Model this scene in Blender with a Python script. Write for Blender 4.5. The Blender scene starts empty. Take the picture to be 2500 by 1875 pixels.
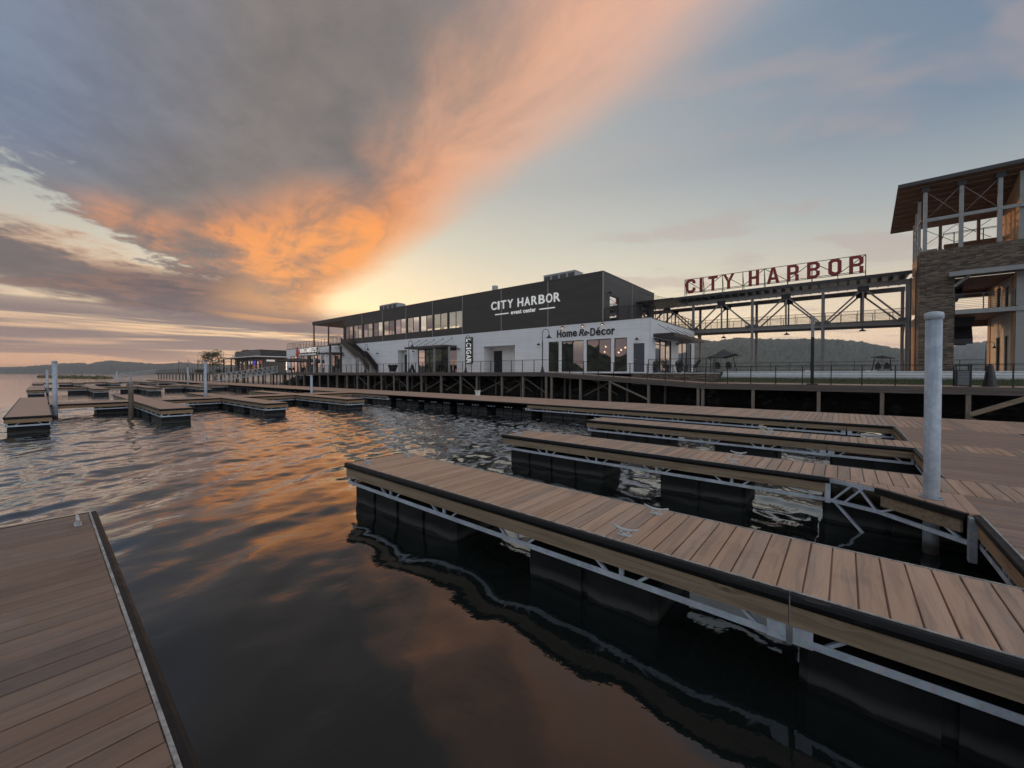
import bpy, bmesh, math, random
from mathutils import Vector, Matrix, noise as mnoise
import numpy as np

random.seed(7)
scene = bpy.context.scene
COL = scene.collection
R = math.radians

# ------------------------------------------------------------------ camera
EYE = 2.16                                  # eye height over the water
cam_data = bpy.data.cameras.new('camera')
cam_data.sensor_width = 36.0
cam_data.lens = 965.0 / 2500.0 * 36.0
cam_data.shift_y = -13.0 / 2500.0
cam_data.clip_start = 0.05
cam_data.clip_end = 20000.0
cam = bpy.data.objects.new('camera', cam_data)
COL.objects.link(cam)
cam.location = (0.0, 0.0, EYE)
cam.rotation_euler = (R(90.0 - 0.8), 0.0, R(40.0))
scene.camera = cam

# ------------------------------------------------------------------ view
scene.view_settings.view_transform = 'Standard'
scene.view_settings.look = 'None'
scene.view_settings.exposure = 0.0
scene.view_settings.gamma = 1.0
scene.view_settings.use_curve_mapping = False
scene.cycles.use_denoising = True
scene.cycles.max_bounces = 5
scene.cycles.diffuse_bounces = 3
scene.cycles.glossy_bounces = 3
scene.cycles.transmission_bounces = 3
scene.cycles.use_adaptive_sampling = True
scene.cycles.adaptive_threshold = 0.02
scene.cycles.volume_bounces = 1
scene.cycles.transparent_max_bounces = 12
scene.cycles.sample_clamp_indirect = 6.0

# ------------------------------------------------------------------ sun (just about to set, beyond the building)
SUN_AZ = 63.0                               # degrees anticlockwise from +Y
SUN_EL = 3.5
sun_dir = Vector((-math.sin(R(SUN_AZ)) * math.cos(R(SUN_EL)), math.cos(R(SUN_AZ)) * math.cos(R(SUN_EL)), math.sin(R(SUN_EL))))
sun_data = bpy.data.lights.new('sun', 'SUN')
sun_data.energy = 1.9
sun_data.angle = R(1.5)
sun_data.color = (1.0, 0.50, 0.20)
sun = bpy.data.objects.new('sun', sun_data)
COL.objects.link(sun)
sun.location = (-60, 60, 60)
sun.rotation_euler = sun_dir.to_track_quat('Z', 'Y').to_euler()

# ------------------------------------------------------------------ sky
world = bpy.data.worlds.new('World')
scene.world = world
world.use_nodes = True


class NT:
    """Small helper that writes node expressions."""
    def __init__(self, tree):
        self.t = tree
        tree.nodes.clear()

    def n(self, kind, **kw):
        nd = self.t.nodes.new(kind)
        for k, v in kw.items():
            setattr(nd, k, v)
        return nd

    def put(self, sock, v):
        if isinstance(v, bpy.types.NodeSocket):
            self.t.links.new(v, sock)
        elif v is not None:
            if isinstance(v, (tuple, list)) and len(v) == 3 and getattr(sock, 'type', '') == 'RGBA':
                v = (*v, 1.0)
            sock.default_value = v

    def m(self, op, a, b=None, c=None, clamp=False):
        nd = self.n('ShaderNodeMath', operation=op, use_clamp=clamp)
        for i, v in enumerate((a, b, c)):
            if v is not None:
                self.put(nd.inputs[i], v)
        return nd.outputs[0]

    def add(self, a, b): return self.m('ADD', a, b)
    def sub(self, a, b): return self.m('SUBTRACT', a, b)
    def mul(self, a, b): return self.m('MULTIPLY', a, b)
    def div(self, a, b): return self.m('DIVIDE', a, b)

    def lin(self, terms, const=0.0):
        out = None
        for s, k in terms:
            q = self.mul(s, k)
            out = q if out is None else self.add(out, q)
        return self.add(out, const) if const else out

    def step(self, v, a, b, lo=0.0, hi=1.0):
        nd = self.n('ShaderNodeMapRange', interpolation_type='SMOOTHSTEP')
        self.put(nd.inputs['Value'], v)
        nd.inputs['From Min'].default_value = a
        nd.inputs['From Max'].default_value = b
        nd.inputs['To Min'].default_value = lo
        nd.inputs['To Max'].default_value = hi
        return nd.outputs[0]

    def rng(self, v, a, b, lo=0.0, hi=1.0):
        nd = self.n('ShaderNodeMapRange')
        self.put(nd.inputs['Value'], v)
        nd.inputs['From Min'].default_value = a
        nd.inputs['From Max'].default_value = b
        nd.inputs['To Min'].default_value = lo
        nd.inputs['To Max'].default_value = hi
        return nd.outputs[0]

    def xyz(self, x, y, z):
        nd = self.n('ShaderNodeCombineXYZ')
        for i, v in enumerate((x, y, z)):
            self.put(nd.inputs[i], v)
        return nd.outputs[0]

    def sep(self, v):
        nd = self.n('ShaderNodeSeparateXYZ')
        self.put(nd.inputs[0], v)
        return nd.outputs

    def noise(self, vec, scale=1.0, detail=4.0, rough=0.5, dist=0.0, lac=2.0):
        nd = self.n('ShaderNodeTexNoise')
        if vec is not None:
            self.put(nd.inputs['Vector'], vec)
        nd.inputs['Scale'].default_value = scale
        nd.inputs['Detail'].default_value = detail
        nd.inputs['Roughness'].default_value = rough
        nd.inputs['Distortion'].default_value = dist
        nd.inputs['Lacunarity'].default_value = lac
        return nd.outputs[0]

    def mix(self, f, a, b, kind='MIX'):
        nd = self.n('ShaderNodeMix', data_type='RGBA', blend_type=kind)
        self.put(nd.inputs[0], f)
        self.put(nd.inputs[6], a)
        self.put(nd.inputs[7], b)
        return nd.outputs[2]

    def ramp(self, v, stops, interp='LINEAR'):
        nd = self.n('ShaderNodeValToRGB')
        self.put(nd.inputs[0], v)
        cr = nd.color_ramp
        cr.interpolation = interp
        while len(cr.elements) < len(stops):
            cr.elements.new(0.5)
        for e, (p, c) in zip(cr.elements, stops):
            e.position = p
            e.color = (*c, 1.0)
        return nd.outputs[0]

    def map(self, vec, loc=(0, 0, 0), rot=(0, 0, 0), scale=(1, 1, 1)):
        nd = self.n('ShaderNodeMapping')
        self.put(nd.inputs[0], vec)
        nd.inputs[1].default_value = loc
        nd.inputs[2].default_value = rot
        nd.inputs[3].default_value = scale
        return nd.outputs[0]


def build_sky():
    k = NT(world.node_tree)
    d = k.n('ShaderNodeTexCoord').outputs['Generated']
    x, y, z = k.sep(d)
    zc = k.m('MAXIMUM', z, 0.0)
    # clear dusk sky: warm at the horizon, blue-grey above, with the Nishita sky over it
    base = k.ramp(zc, [(0.0, (1.04, .60, .37)), (.05, (1.14, .80, .53)), (.12, (.92, .73, .52)), (.20, (.60, .56, .48)), (.30, (.37, .42, .44)),
                       (.42, (.195, .265, .355)), (.58, (.15, .225, .33)), (.75, (.28, .35, .45)), (1.0, (.50, .57, .67))])  # overhead stops, out of view, raised to light the decks
    east_fill = k.ramp(zc, [(0.0, (.36, .40, .45)), (.10, (.46, .50, .55)), (.22, (.72, .73, .77)), (.45, (.80, .83, .90)), (.75, (.64, .70, .80)), (1.0, (.50, .57, .67))])  # unseen sky behind the viewer, brightened to light the white facade
    nish = k.n('ShaderNodeTexSky', sky_type='NISHITA')
    nish.sun_disc = False
    nish.sun_elevation = R(SUN_EL)
    nish.sun_rotation = R(-SUN_AZ)
    nish.air_density = 1.0
    nish.dust_density = 2.0
    nish.ozone_density = 1.0
    # glow round the sunset
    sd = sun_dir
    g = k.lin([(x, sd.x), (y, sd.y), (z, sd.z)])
    base = k.mix(k.step(g, -.55, .18), east_fill, base)
    side = k.lin([(x, math.cos(R(40))), (y, math.sin(R(40)))])
    g0 = k.mul(k.step(g, .2, .88), k.step(side, -.80, -.42, .15, 1.0))
    base = k.mix(k.mul(k.step(side, -.35, -.75), k.step(zc, .16, .04)), base, k.mix(1.0, base, (.80, .64, .57), 'MULTIPLY'))
    base = k.mix(1.0, base, k.mix(1.0, (.25, .20, .11), k.xyz(g0, g0, g0), 'MULTIPLY'), 'ADD')
    g1 = k.m('POWER', k.m('MAXIMUM', g, 0.0), 6.0)
    g2 = k.m('POWER', k.m('MAXIMUM', g, 0.0), 40.0)
    clear = k.mix(1.0, base, k.mix(1.0, (.14, .08, .0), k.xyz(g1, g1, g1), 'MULTIPLY'), 'ADD')
    clear = k.mix(1.0, clear, k.mix(1.0, (.34, .15, .0), k.xyz(g2, g2, g2), 'MULTIPLY'), 'ADD')
    clear = k.mix(1.0, clear, k.mix(1.0, nish.outputs[0], (.003, .003, .003), 'MULTIPLY'), 'ADD')
    # cloud sheet: sky directions carried onto a flat layer overhead
    zz = k.add(zc, 0.07)
    px, py = k.div(x, zz), k.div(y, zz)
    c, s = math.cos(R(40)), math.sin(R(40))
    u = k.lin([(px, c), (py, s)])
    v = k.lin([(px, -s), (py, c)])
    # coordinates along and across the long streaming band
    L = math.hypot(.78, 1)
    al = k.lin([(u, -.78 / L), (v, 1 / L)])
    ac = k.lin([(u, -1 / L), (v, -.78 / L)])
    big = k.noise(k.xyz(k.mul(ac, .9), k.mul(al, .45), 3.1), 1.2, 3.0, .55, .5)
    fine = k.noise(k.xyz(k.mul(ac, 2.0), k.mul(al, .9), 7.7), 1.5, 6.0, .62, .35)
    puff = k.noise(k.xyz(u, k.mul(v, .8), 1.3), 2.3, 5.0, .6, .25)
    puf2 = k.noise(k.xyz(u, k.mul(v, .8), 5.3), 7.5, 5.0, .68, .4)
    nb = k.sub(big, .5)
    nf = k.sub(fine, .5)
    npf = k.sub(puff, .5)
    np2 = k.sub(puf2, .5)
    s1 = k.add(k.lin([(u, -1 / L), (v, -.78 / L)], 1.81 * .78 / L), k.add(k.mul(nb, .40), k.mul(nf, .22)))
    L2 = math.hypot(1, .30)
    s2 = k.add(k.lin([(u, 1 / L2), (v, .30 / L2)], (2.13 - 1.65 * .30) / L2), k.add(k.mul(npf, 1.2), k.add(k.mul(nb, .4), k.mul(np2, .95))))
    band = k.mul(k.mul(k.step(s1, -.08, .38), k.step(s2, -.05, .20)), k.step(k.add(al, k.mul(nb, .8)), -.9, .25))
    # lower bank of darker cloud
    ub = k.add(u, k.add(k.mul(npf, .9), k.add(k.mul(nb, .5), k.mul(np2, .62))))
    vb = k.add(v, k.add(k.mul(npf, 1.0), k.mul(np2, .5)))
    bank = k.mul(k.mul(k.step(k.add(ub, k.step(v, 3.6, 6.5, 0.0, -1.3)), -3.95, -3.45), k.step(ub, -2.75, -2.35, 1.0, 0.0)), k.step(v, 1.7, 2.2))
    low = k.mul(k.step(vb, 2.62, 3.05), k.step(k.add(ub, k.mul(v, .10)), -1.60, -2.05))
    low = k.mul(low, k.step(k.add(ub, k.step(v, 3.6, 6.5, 0.0, -1.3)), -3.95, -3.45))
    # thin layers low over the lake
    lay_n = k.noise(k.xyz(k.mul(u, .22), k.mul(v, .22), k.mul(zc, 30.0)), 1.0, 4.0, .6, .5)
    lay = k.mul(k.step(lay_n, .39, .50), k.mul(k.step(zc, .16, .10), k.step(u, -1.0, -2.0)))
    lay = k.mul(lay, k.add(k.mul(k.step(zc, .0, .05), .5), .42))
    # faint pink scraps on the clear side
    scr = k.mul(k.step(k.noise(k.xyz(k.mul(u, 1.3), k.mul(v, 2.1), 9.9), 1.1, 3.0, .5, .2), .52, .64), k.mul(k.step(u, .25, .8), .36))
    # colours of the cloud: grey inside, peach to orange where the low sun reaches under the edge
    near = k.step(v, 1.25, 2.2)
    far_l = k.step(g, .50, .80)
    grey = k.mix(far_l, (.20, .245, .33), (.205, .184, .176))
    tone = k.add(k.add(k.mul(fine, .40), k.mul(puff, .30)), k.mul(puf2, .30))
    grey = k.mix(k.mul(k.step(s1, .95, 1.55), k.step(v, 2.1, 1.2)), grey, (.185, .235, .33))
    grey = k.mix(k.step(tone, .38, .62), k.mix(1.0, grey, (.84, .84, .87), 'MULTIPLY'), k.mix(1.0, grey, (1.15, 1.12, 1.10), 'MULTIPLY'))
    edge = k.step(k.add(s1, k.mul(nf, .45)), .12, .66, 1.0, 0.0)
    hot = k.mul(k.step(k.add(v, k.mul(nb, 1.2)), 1.65, 2.45), k.step(k.add(ub, k.mul(nf, .8)), -2.35, -1.5))
    hot = k.mul(hot, k.add(.34, k.mul(.66, k.step(k.add(k.mul(fine, .85), k.mul(puff, .30)), .44, .64))))
    lit = k.m('MINIMUM', k.m('MAXIMUM', edge, hot), 1.0)
    glowc = k.mix(near, (.97, .49, .29), (1.04, .345, .085))
    glowc = k.mix(k.step(g, .93, .985), glowc, (1.06, .40, .10))
    col = k.mix(lit, grey, glowc)
    out = k.mix(k.mul(band, .96), clear, col)
    bt = k.add(k.mul(puff, .6), k.mul(puf2, .4))
    bankc = k.mix(k.step(bt, .38, .66), (.120, .098, .108), (.205, .150, .142))
    rim = k.step(ub, -2.80, -2.40)
    bankc = k.mix(k.mul(rim, k.step(g, .45, .8)), bankc, k.mix(k.step(g, .6, .9), (.36, .27, .25), (.80, .37, .16)))
    out = k.mix(k.mul(bank, .93), out, bankc)
    lowc = k.mix(k.step(bt, .40, .68), (.135, .105, .110), (.34, .19, .135))
    lowc = k.mix(k.step(g, .955, .995), lowc, (.95, .46, .17))
    out = k.mix(k.mul(low, .93), out, lowc)
    layc = k.mix(k.step(zc, .01, .09), (.40, .215, .175), (.225, .165, .17))
    out = k.mix(lay, out, layc)
    out = k.mix(scr, out, (.52, .39, .36))
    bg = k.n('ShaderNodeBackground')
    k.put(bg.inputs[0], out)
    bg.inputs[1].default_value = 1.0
    o = k.n('ShaderNodeOutputWorld')
    k.t.links.new(bg.outputs[0], o.inputs[0])


build_sky()
world.cycles.sampling_method = 'MANUAL'
world.cycles.sample_map_resolution = 512

# ------------------------------------------------------------------ frames and mesh helpers
# W frame: the floating docks (x along the fingers, y across).  B frame: boardwalk and buildings, turned one degree to it.
PIV = Vector((-12.2, 32.0, 0.0))
DEL = R(1.0)


def B2W(x, y, z=0.0):
    dx, dy = x - PIV.x, y - PIV.y
    c, s = math.cos(DEL), math.sin(DEL)
    return Vector((PIV.x + dx * c - dy * s, PIV.y + dx * s + dy * c, z))


class MB:
    """Collects shapes for one mesh."""
    def __init__(self):
        self.v, self.f, self.sm = [], [], []

    def poly(self, pts, smooth=False):
        i = len(self.v)
        self.v += [tuple(p) for p in pts]
        self.f.append(tuple(range(i, i + len(pts))))
        self.sm.append(smooth)
        return self

    def raw(self, verts, faces, smooth=False):
        i = len(self.v)
        self.v += [tuple(p) for p in verts]
        for f in faces:
            self.f.append(tuple(i + q for q in f))
            self.sm.append(smooth)
        return self

    def box(self, x0, x1, y0, y1, z0, z1):
        return self.raw([(x0, y0, z0), (x1, y0, z0), (x1, y1, z0), (x0, y1, z0), (x0, y0, z1), (x1, y0, z1), (x1, y1, z1), (x0, y1, z1)],
                        [(0, 3, 2, 1), (4, 5, 6, 7), (0, 1, 5, 4), (1, 2, 6, 5), (2, 3, 7, 6), (3, 0, 4, 7)])

    def cbox(self, x0, x1, y0, y1, z0, z1, c=.004):
        """Box with its top edges chamfered."""
        v = [(x0, y0, z0), (x1, y0, z0), (x1, y1, z0), (x0, y1, z0), (x0, y0, z1 - c), (x1, y0, z1 - c), (x1, y1, z1 - c), (x0, y1, z1 - c),
             (x0 + c, y0 + c, z1), (x1 - c, y0 + c, z1), (x1 - c, y1 - c, z1), (x0 + c, y1 - c, z1)]
        f = [(0, 3, 2, 1), (8, 9, 10, 11)]
        for i in range(4):
            j = (i + 1) % 4
            f += [(i, j, 4 + j, 4 + i), (4 + i, 4 + j, 8 + j, 8 + i)]
        return self.raw(v, f)

    def beam(self, p0, p1, w, h=None, up=(0, 0, 1)):
        h = w if h is None else h
        p0, p1 = Vector(p0), Vector(p1)
        d = (p1 - p0).normalized()
        u = Vector(up)
        if abs(d.dot(u)) > .98:
            u = Vector((0, 1, 0))
        s = d.cross(u).normalized() * (w / 2)
        t = s.cross(d).normalized() * (h / 2)
        v = [p0 - s - t, p0 + s - t, p0 + s + t, p0 - s + t, p1 - s - t, p1 + s - t, p1 + s + t, p1 - s + t]
        return self.raw(v, [(0, 3, 2, 1), (4, 5, 6, 7), (0, 1, 5, 4), (1, 2, 6, 5), (2, 3, 7, 6), (3, 0, 4, 7)])

    def tube(self, pts, r, n=8, cap=True):
        pts = [Vector(p) for p in pts]
        rs = r if isinstance(r, (list, tuple)) else [r] * len(pts)
        base = len(self.v)
        prev = None
        for i, p in enumerate(pts):
            d = (pts[min(i + 1, len(pts) - 1)] - pts[max(i - 1, 0)]).normalized()
            if prev is None:
                a = d.cross(Vector((0, 0, 1)))
                if a.length < .05:
                    a = Vector((1, 0, 0))
                a.normalize()
            else:
                a = (prev - d * prev.dot(d)).normalized()
            prev = a
            b = d.cross(a)
            for k in range(n):
                t = 2 * math.pi * k / n
                self.v.append(tuple(p + (a * math.cos(t) + b * math.sin(t)) * rs[i]))
        for i in range(len(pts) - 1):
            for k in range(n):
                j = (k + 1) % n
                self.f.append((base + i * n + k, base + i * n + j, base + (i + 1) * n + j, base + (i + 1) * n + k))
                self.sm.append(True)
        if cap:
            self.f.append(tuple(base + k for k in reversed(range(n))))
            self.sm.append(False)
            e = base + (len(pts) - 1) * n
            self.f.append(tuple(e + k for k in range(n)))
            self.sm.append(False)
        return self

    def lathe(self, cx, cy, prof, n=12):
        """prof: list of (r, z)."""
        base = len(self.v)
        for r, z in prof:
            for k in range(n):
                t = 2 * math.pi * k / n
                self.v.append((cx + r * math.cos(t), cy + r * math.sin(t), z))
        for i in range(len(prof) - 1):
            for k in range(n):
                j = (k + 1) % n
                self.f.append((base + i * n + k, base + i * n + j, base + (i + 1) * n + j, base + (i + 1) * n + k))
                self.sm.append(True)
        return self

    def prism(self, poly, axis, a0, a1):
        """Extrude a 2-D polygon along an axis ('x': (y,z) points, 'y': (x,z), 'z': (x,y))."""
        def P(q, a):
            if axis == 'x':
                return (a, q[0], q[1])
            if axis == 'y':
                return (q[0], a, q[1])
            return (q[0], q[1], a)
        n = len(poly)
        i = len(self.v)
        self.v += [P(q, a0) for q in poly] + [P(q, a1) for q in poly]
        self.f += [tuple(i + k for k in range(n)), tuple(i + n + k for k in reversed(range(n)))]
        self.sm += [False, False]
        for k in range(n):
            j = (k + 1) % n
            self.f.append((i + k, i + n + k, i + n + j, i + j))
            self.sm.append(False)
        return self

    def mesh(self, name, mat, off=(0, 0, 0)):
        me = bpy.data.meshes.new(name)
        if off != (0, 0, 0):
            ox, oy, oz = off
            vs = [(a - ox, b - oy, c - oz) for a, b, c in self.v]
        else:
            vs = self.v
        me.from_pydata(vs, [], self.f)
        me.polygons.foreach_set('use_smooth', self.sm)
        if mat is not None:
            me.materials.append(mat)
        bm = bmesh.new()
        bm.from_mesh(me)
        bmesh.ops.recalc_face_normals(bm, faces=bm.faces)
        bm.to_mesh(me)
        bm.free()
        me.update()
        return me


OFF = {}


def tag(o, label=None, cat=None, group=None, kind=None):
    if label:
        o['label'] = label
    if cat:
        o['category'] = cat
    if group:
        o['group'] = group
    if kind:
        o['kind'] = kind
    return o


def place(o, at, frame, rz):
    if frame == 'B':
        o.location = B2W(*at)
        o.rotation_euler = (0, 0, DEL + rz)
    else:
        o.location = at
        o.rotation_euler = (0, 0, rz)


def thing(name, label, cat, at=(0, 0, 0), frame='W', group=None, kind=None, rz=0.0):
    """An Empty at the thing's base; its parts are given in the frame's own coordinates."""
    o = bpy.data.objects.new(name, None)
    o.empty_display_size = .2
    COL.objects.link(o)
    place(o, at, frame, rz)
    OFF[o] = tuple(at)
    return tag(o, label, cat, group, kind)


def part(name, mb, mat, parent, kind=None, label=None):
    """One mesh object under a thing (or under a part of it)."""
    me = mb.mesh(name, mat, OFF[parent])
    o = bpy.data.objects.new(name, me)
    COL.objects.link(o)
    o.parent = parent
    OFF[o] = OFF[parent]
    return tag(o, label, None, None, kind)


def share(name, me, parent, loc, rz=0.0, scale=None):
    """A part that shares its mesh with others; loc in the frame's coordinates."""
    o = bpy.data.objects.new(name, me)
    COL.objects.link(o)
    o.parent = parent
    k = OFF[parent]
    o.location = (loc[0] - k[0], loc[1] - k[1], loc[2] - k[2])
    o.rotation_euler = (0, 0, rz)
    if scale:
        o.scale = scale
    OFF[o] = OFF[parent]
    return o


def solo(name, mb, mat, label=None, cat=None, at=(0, 0, 0), frame='W', group=None, kind=None):
    """A thing that is one mesh."""
    me = mb.mesh(name, mat, tuple(at))
    o = bpy.data.objects.new(name, me)
    COL.objects.link(o)
    place(o, at, frame, 0.0)
    OFF[o] = tuple(at)
    return tag(o, label, cat, group, kind)


def copy_thing(src, at, frame='W', rz=0.0, label=None):
    c = src.copy()
    COL.objects.link(c)
    place(c, at, frame, rz)
    if label:
        c['label'] = label
    for ch in list(src.children):
        d = ch.copy()
        COL.objects.link(d)
        d.parent = c
        for g in list(ch.children):
            e = g.copy()
            COL.objects.link(e)
            e.parent = d
    return c


# ------------------------------------------------------------------ materials
def material(name):
    m = bpy.data.materials.new(name)
    m.use_nodes = True
    k = NT(m.node_tree)
    b = k.n('ShaderNodeBsdfPrincipled')
    o = k.n('ShaderNodeOutputMaterial')
    k.t.links.new(b.outputs[0], o.inputs[0])
    return m, k, b


def bump(k, b, h, strength=.3, dist=.01):
    nd = k.n('ShaderNodeBump')
    nd.inputs['Strength'].default_value = strength
    nd.inputs['Distance'].default_value = dist
    k.put(nd.inputs['Height'], h)
    k.put(b.inputs['Normal'], nd.outputs[0])


def plain(name, col, rough=.6, var=.12, scale=6.0, metal=0.0, bmp=0.0, detail=4.0):
    """Painted or metal surface with slight mottling."""
    m, k, b = material(name)
    co = k.n('ShaderNodeTexCoord').outputs['Object']
    n = k.noise(co, scale, detail, .6)
    n2 = k.noise(co, scale * 6, 3.0, .6)
    f = k.add(k.mul(n, .7), k.mul(n2, .3))
    lo = tuple(c * (1 - var) for c in col)
    hi = tuple(min(1, c * (1 + var)) for c in col)
    k.put(b.inputs['Base Color'], k.mix(k.step(f, .3, .7), lo, hi))
    k.put(b.inputs['Roughness'], k.rng(f, .3, .7, max(.02, rough - .08), min(1, rough + .08)))
    b.inputs['Metallic'].default_value = metal
    if bmp:
        bump(k, b, f, bmp, .01)
    return m


def emit(name, col, strength):
    m, k, b = material(name)
    b.inputs['Base Color'].default_value = (*col, 1)
    b.inputs['Emission Color'].default_value = (*col, 1)
    b.inputs['Emission Strength'].default_value = strength
    return m


def plank_mat(name, along, tones, dark=.36, rough=.50):
    """Composite deck plank: embossed grain and streaks along the board, every board its own shade."""
    m, k, b = material(name)
    tc = k.n('ShaderNodeTexCoord')
    rnd = k.n('ShaderNodeObjectInfo').outputs['Random']
    x, y, z = k.sep(tc.outputs['Object'])
    a, c = (x, y) if along == 'x' else (y, x)
    off = k.mul(rnd, 57.0)
    wob = k.mul(k.sub(k.noise(k.xyz(k.add(k.mul(a, 2.2), off), k.mul(c, 5.0), off), 1.0, 3.0, .5), .5), .09)
    cc = k.add(c, wob)
    grain = k.noise(k.xyz(k.add(k.mul(a, 1.6), off), k.mul(cc, 55.0), off), 1.0, 4.0, .6)
    streak = k.noise(k.xyz(k.add(k.mul(a, .8), k.mul(off, 1.7)), k.mul(cc, 13.0), 2.0), 1.0, 3.0, .55, .3)
    patch = k.noise(k.xyz(k.add(a, off), c, off), 3.0, 4.0, .6)
    base = k.ramp(rnd, [(0.0, tones[0]), (.3, tones[1]), (.55, tones[2]), (.8, tones[3]), (1.0, tones[4])])
    col = k.mix(k.mul(k.step(streak, .45, .62), dark), base, (.15, .108, .085))
    col = k.mix(k.mul(k.step(grain, .48, .68), .26), col, k.mix(1.0, col, (.55, .52, .5), 'MULTIPLY'))
    col = k.mix(k.mul(k.step(patch, .56, .74), .25), col, (.40, .35, .31))
    gp = k.n('ShaderNodeNewGeometry').outputs['Position']
    vs = k.n('ShaderNodeTexVoronoi')
    k.put(vs.inputs['Vector'], k.map(gp, scale=(4.5, 4.5, 0)))
    vs.inputs['Scale'].default_value = 1.0
    spot = k.mul(k.step(k.add(vs.outputs[0], k.mul(patch, .12)), .115, .07), k.step(k.noise(gp, .9, 3.0, .5), .50, .62))
    col = k.mix(k.mul(spot, .7), col, (.55, .50, .44))
    stain = k.noise(gp, 1.7, 5.0, .65)
    col = k.mix(k.mul(k.step(stain, .55, .70), .35), col, k.mix(1.0, col, (.55, .52, .50), 'MULTIPLY'))
    k.put(b.inputs['Base Color'], col)
    k.put(b.inputs['Roughness'], k.rng(streak, .3, .7, rough + .06, rough - .06))
    b.inputs['Specular IOR Level'].default_value = .55
    bump(k, b, k.add(k.mul(grain, .8), k.mul(streak, .4)), .35, .004)
    return m


def wood_mat(name, light, darkc, sx=1.0, long='x', rough=.7):
    """Sawn pine: stretched grain, knots and weathering."""
    m, k, b = material(name)
    tc = k.n('ShaderNodeTexCoord')
    rnd = k.n('ShaderNodeObjectInfo').outputs['Random']
    x, y, z = k.sep(tc.outputs['Object'])
    off = k.mul(rnd, 31.0)
    if long == 'x':
        a, c, d = x, z, y
    elif long == 'y':
        a, c, d = y, z, x
    else:
        a, c, d = z, x, y
    kn = k.n('ShaderNodeTexVoronoi')
    k.put(kn.inputs['Vector'], k.xyz(k.add(k.mul(a, 2.0 * sx), off), k.mul(c, 6.0), k.mul(d, 6.0)))
    kn.inputs['Scale'].default_value = 1.0
    dist = kn.outputs[0]
    swirl = k.mul(k.step(dist, .0, .35, 1.0, 0.0), .35)
    g = k.noise(k.xyz(k.add(k.mul(a, 1.1 * sx), off), k.add(k.mul(c, 28.0), k.mul(swirl, 6.0)), k.mul(d, 28.0)), 1.0, 5.0, .6, .5)
    w = k.noise(k.xyz(k.add(k.mul(a, .9), off), k.mul(c, 3.0), d), 1.5, 4.0, .6)
    col = k.mix(k.step(g, .36, .68), light, darkc)
    col = k.mix(k.mul(k.step(dist, .13, .03), .8), col, (.09, .06, .04))
    col = k.mix(k.mul(k.step(w, .5, .75), .45), col, k.mix(1.0, col, (.62, .60, .58), 'MULTIPLY'))
    k.put(b.inputs['Base Color'], col)
    b.inputs['Roughness'].default_value = rough
    bump(k, b, g, .25, .004)
    return m


M = {}
TONES = [(.445, .272, .170), (.515, .325, .210), (.555, .360, .240), (.465, .315, .220), (.345, .240, .175)]
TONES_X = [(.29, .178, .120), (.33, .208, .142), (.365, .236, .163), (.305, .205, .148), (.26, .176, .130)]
M['plank_y'] = plank_mat('composite plank across finger', 'y', TONES)
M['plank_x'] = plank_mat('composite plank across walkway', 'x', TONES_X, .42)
M['plank_near'] = plank_mat('darker composite plank', 'y', [tuple(c * .50 for c in t) for t in TONES], .5, .55)  # same plank tones scaled darker for the lower left finger dock


def deck_far(name, across):
    """Decking too far off to tell the boards apart: fine board lines in the colour and relief."""
    m, k, b = material(name)
    tc = k.n('ShaderNodeTexCoord')
    x, y, z = k.sep(tc.outputs['Object'])
    a, c = (x, y) if across == 'y' else (y, x)
    fr = k.m('FRACT', k.div(a, .145))
    idx = k.m('FLOOR', k.div(a, .145))
    wn = k.n('ShaderNodeTexWhiteNoise', noise_dimensions='1D')
    k.put(wn.inputs['W'], idx)
    base = k.ramp(wn.outputs[0], [(0.0, TONES[0]), (.35, TONES[1]), (.65, TONES[2]), (1.0, TONES[3])])
    base = k.mix(.6, base, (.485, .312, .212))
    n = k.noise(k.xyz(k.mul(a, 6.0), k.mul(c, .6), 0.0), 1.0, 4.0, .6)
    col = k.mix(k.mul(k.step(n, .45, .7), .35), base, k.mix(1.0, base, (.6, .58, .58), 'MULTIPLY'))
    gap = k.m('LESS_THAN', fr, .06)
    col = k.mix(k.mul(gap, .75), col, (.03, .022, .02))
    k.put(b.inputs['Base Color'], col)
    b.inputs['Roughness'].default_value = .5
    b.inputs['Specular IOR Level'].default_value = .55
    bump(k, b, k.mul(gap, -1.0), .4, .01)
    return m


M['deck_y'] = deck_far('decking boards across x', 'y')
M['deck_x'] = deck_far('decking boards across y', 'x')
M['pine'] = wood_mat('treated pine', (.315, .24, .155), (.195, .14, .09))
M['pine_y'] = wood_mat('treated pine y', (.37, .25, .145), (.24, .155, .085), 1.0, 'y')
M['pine_z'] = wood_mat('treated pine post', (.25, .21, .16), (.15, .12, .095), 1.0, 'z')
M['old_wood'] = wood_mat('weathered pile', (.20, .155, .115), (.085, .065, .05), 1.0, 'z')
M['brace_wood'] = wood_mat('dark brace timber', (.11, .088, .068), (.065, .052, .042), 1.0, 'z')
M['fascia_dark'] = wood_mat('stained fascia board', (.155, .122, .105), (.105, .083, .072))


def rubber_mat():
    m, k, b = material('black rubber bumper')
    co = k.n('ShaderNodeTexCoord').outputs['Object']
    n = k.noise(co, 9.0, 5.0, .65)
    sc = k.noise(k.map(co, scale=(3, 40, 40)), 1.0, 4.0, .6)
    col = k.mix(k.step(n, .45, .75), (.005, .005, .0055), (.013, .0125, .013))
    col = k.mix(k.mul(k.step(sc, .62, .74), .5), col, (.10, .09, .08))
    k.put(b.inputs['Base Color'], col)
    k.put(b.inputs['Roughness'], k.rng(n, .3, .7, .42, .62))
    b.inputs['Specular IOR Level'].default_value = .32
    bump(k, b, n, .2, .006)
    return m


M['rubber'] = rubber_mat()


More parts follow.
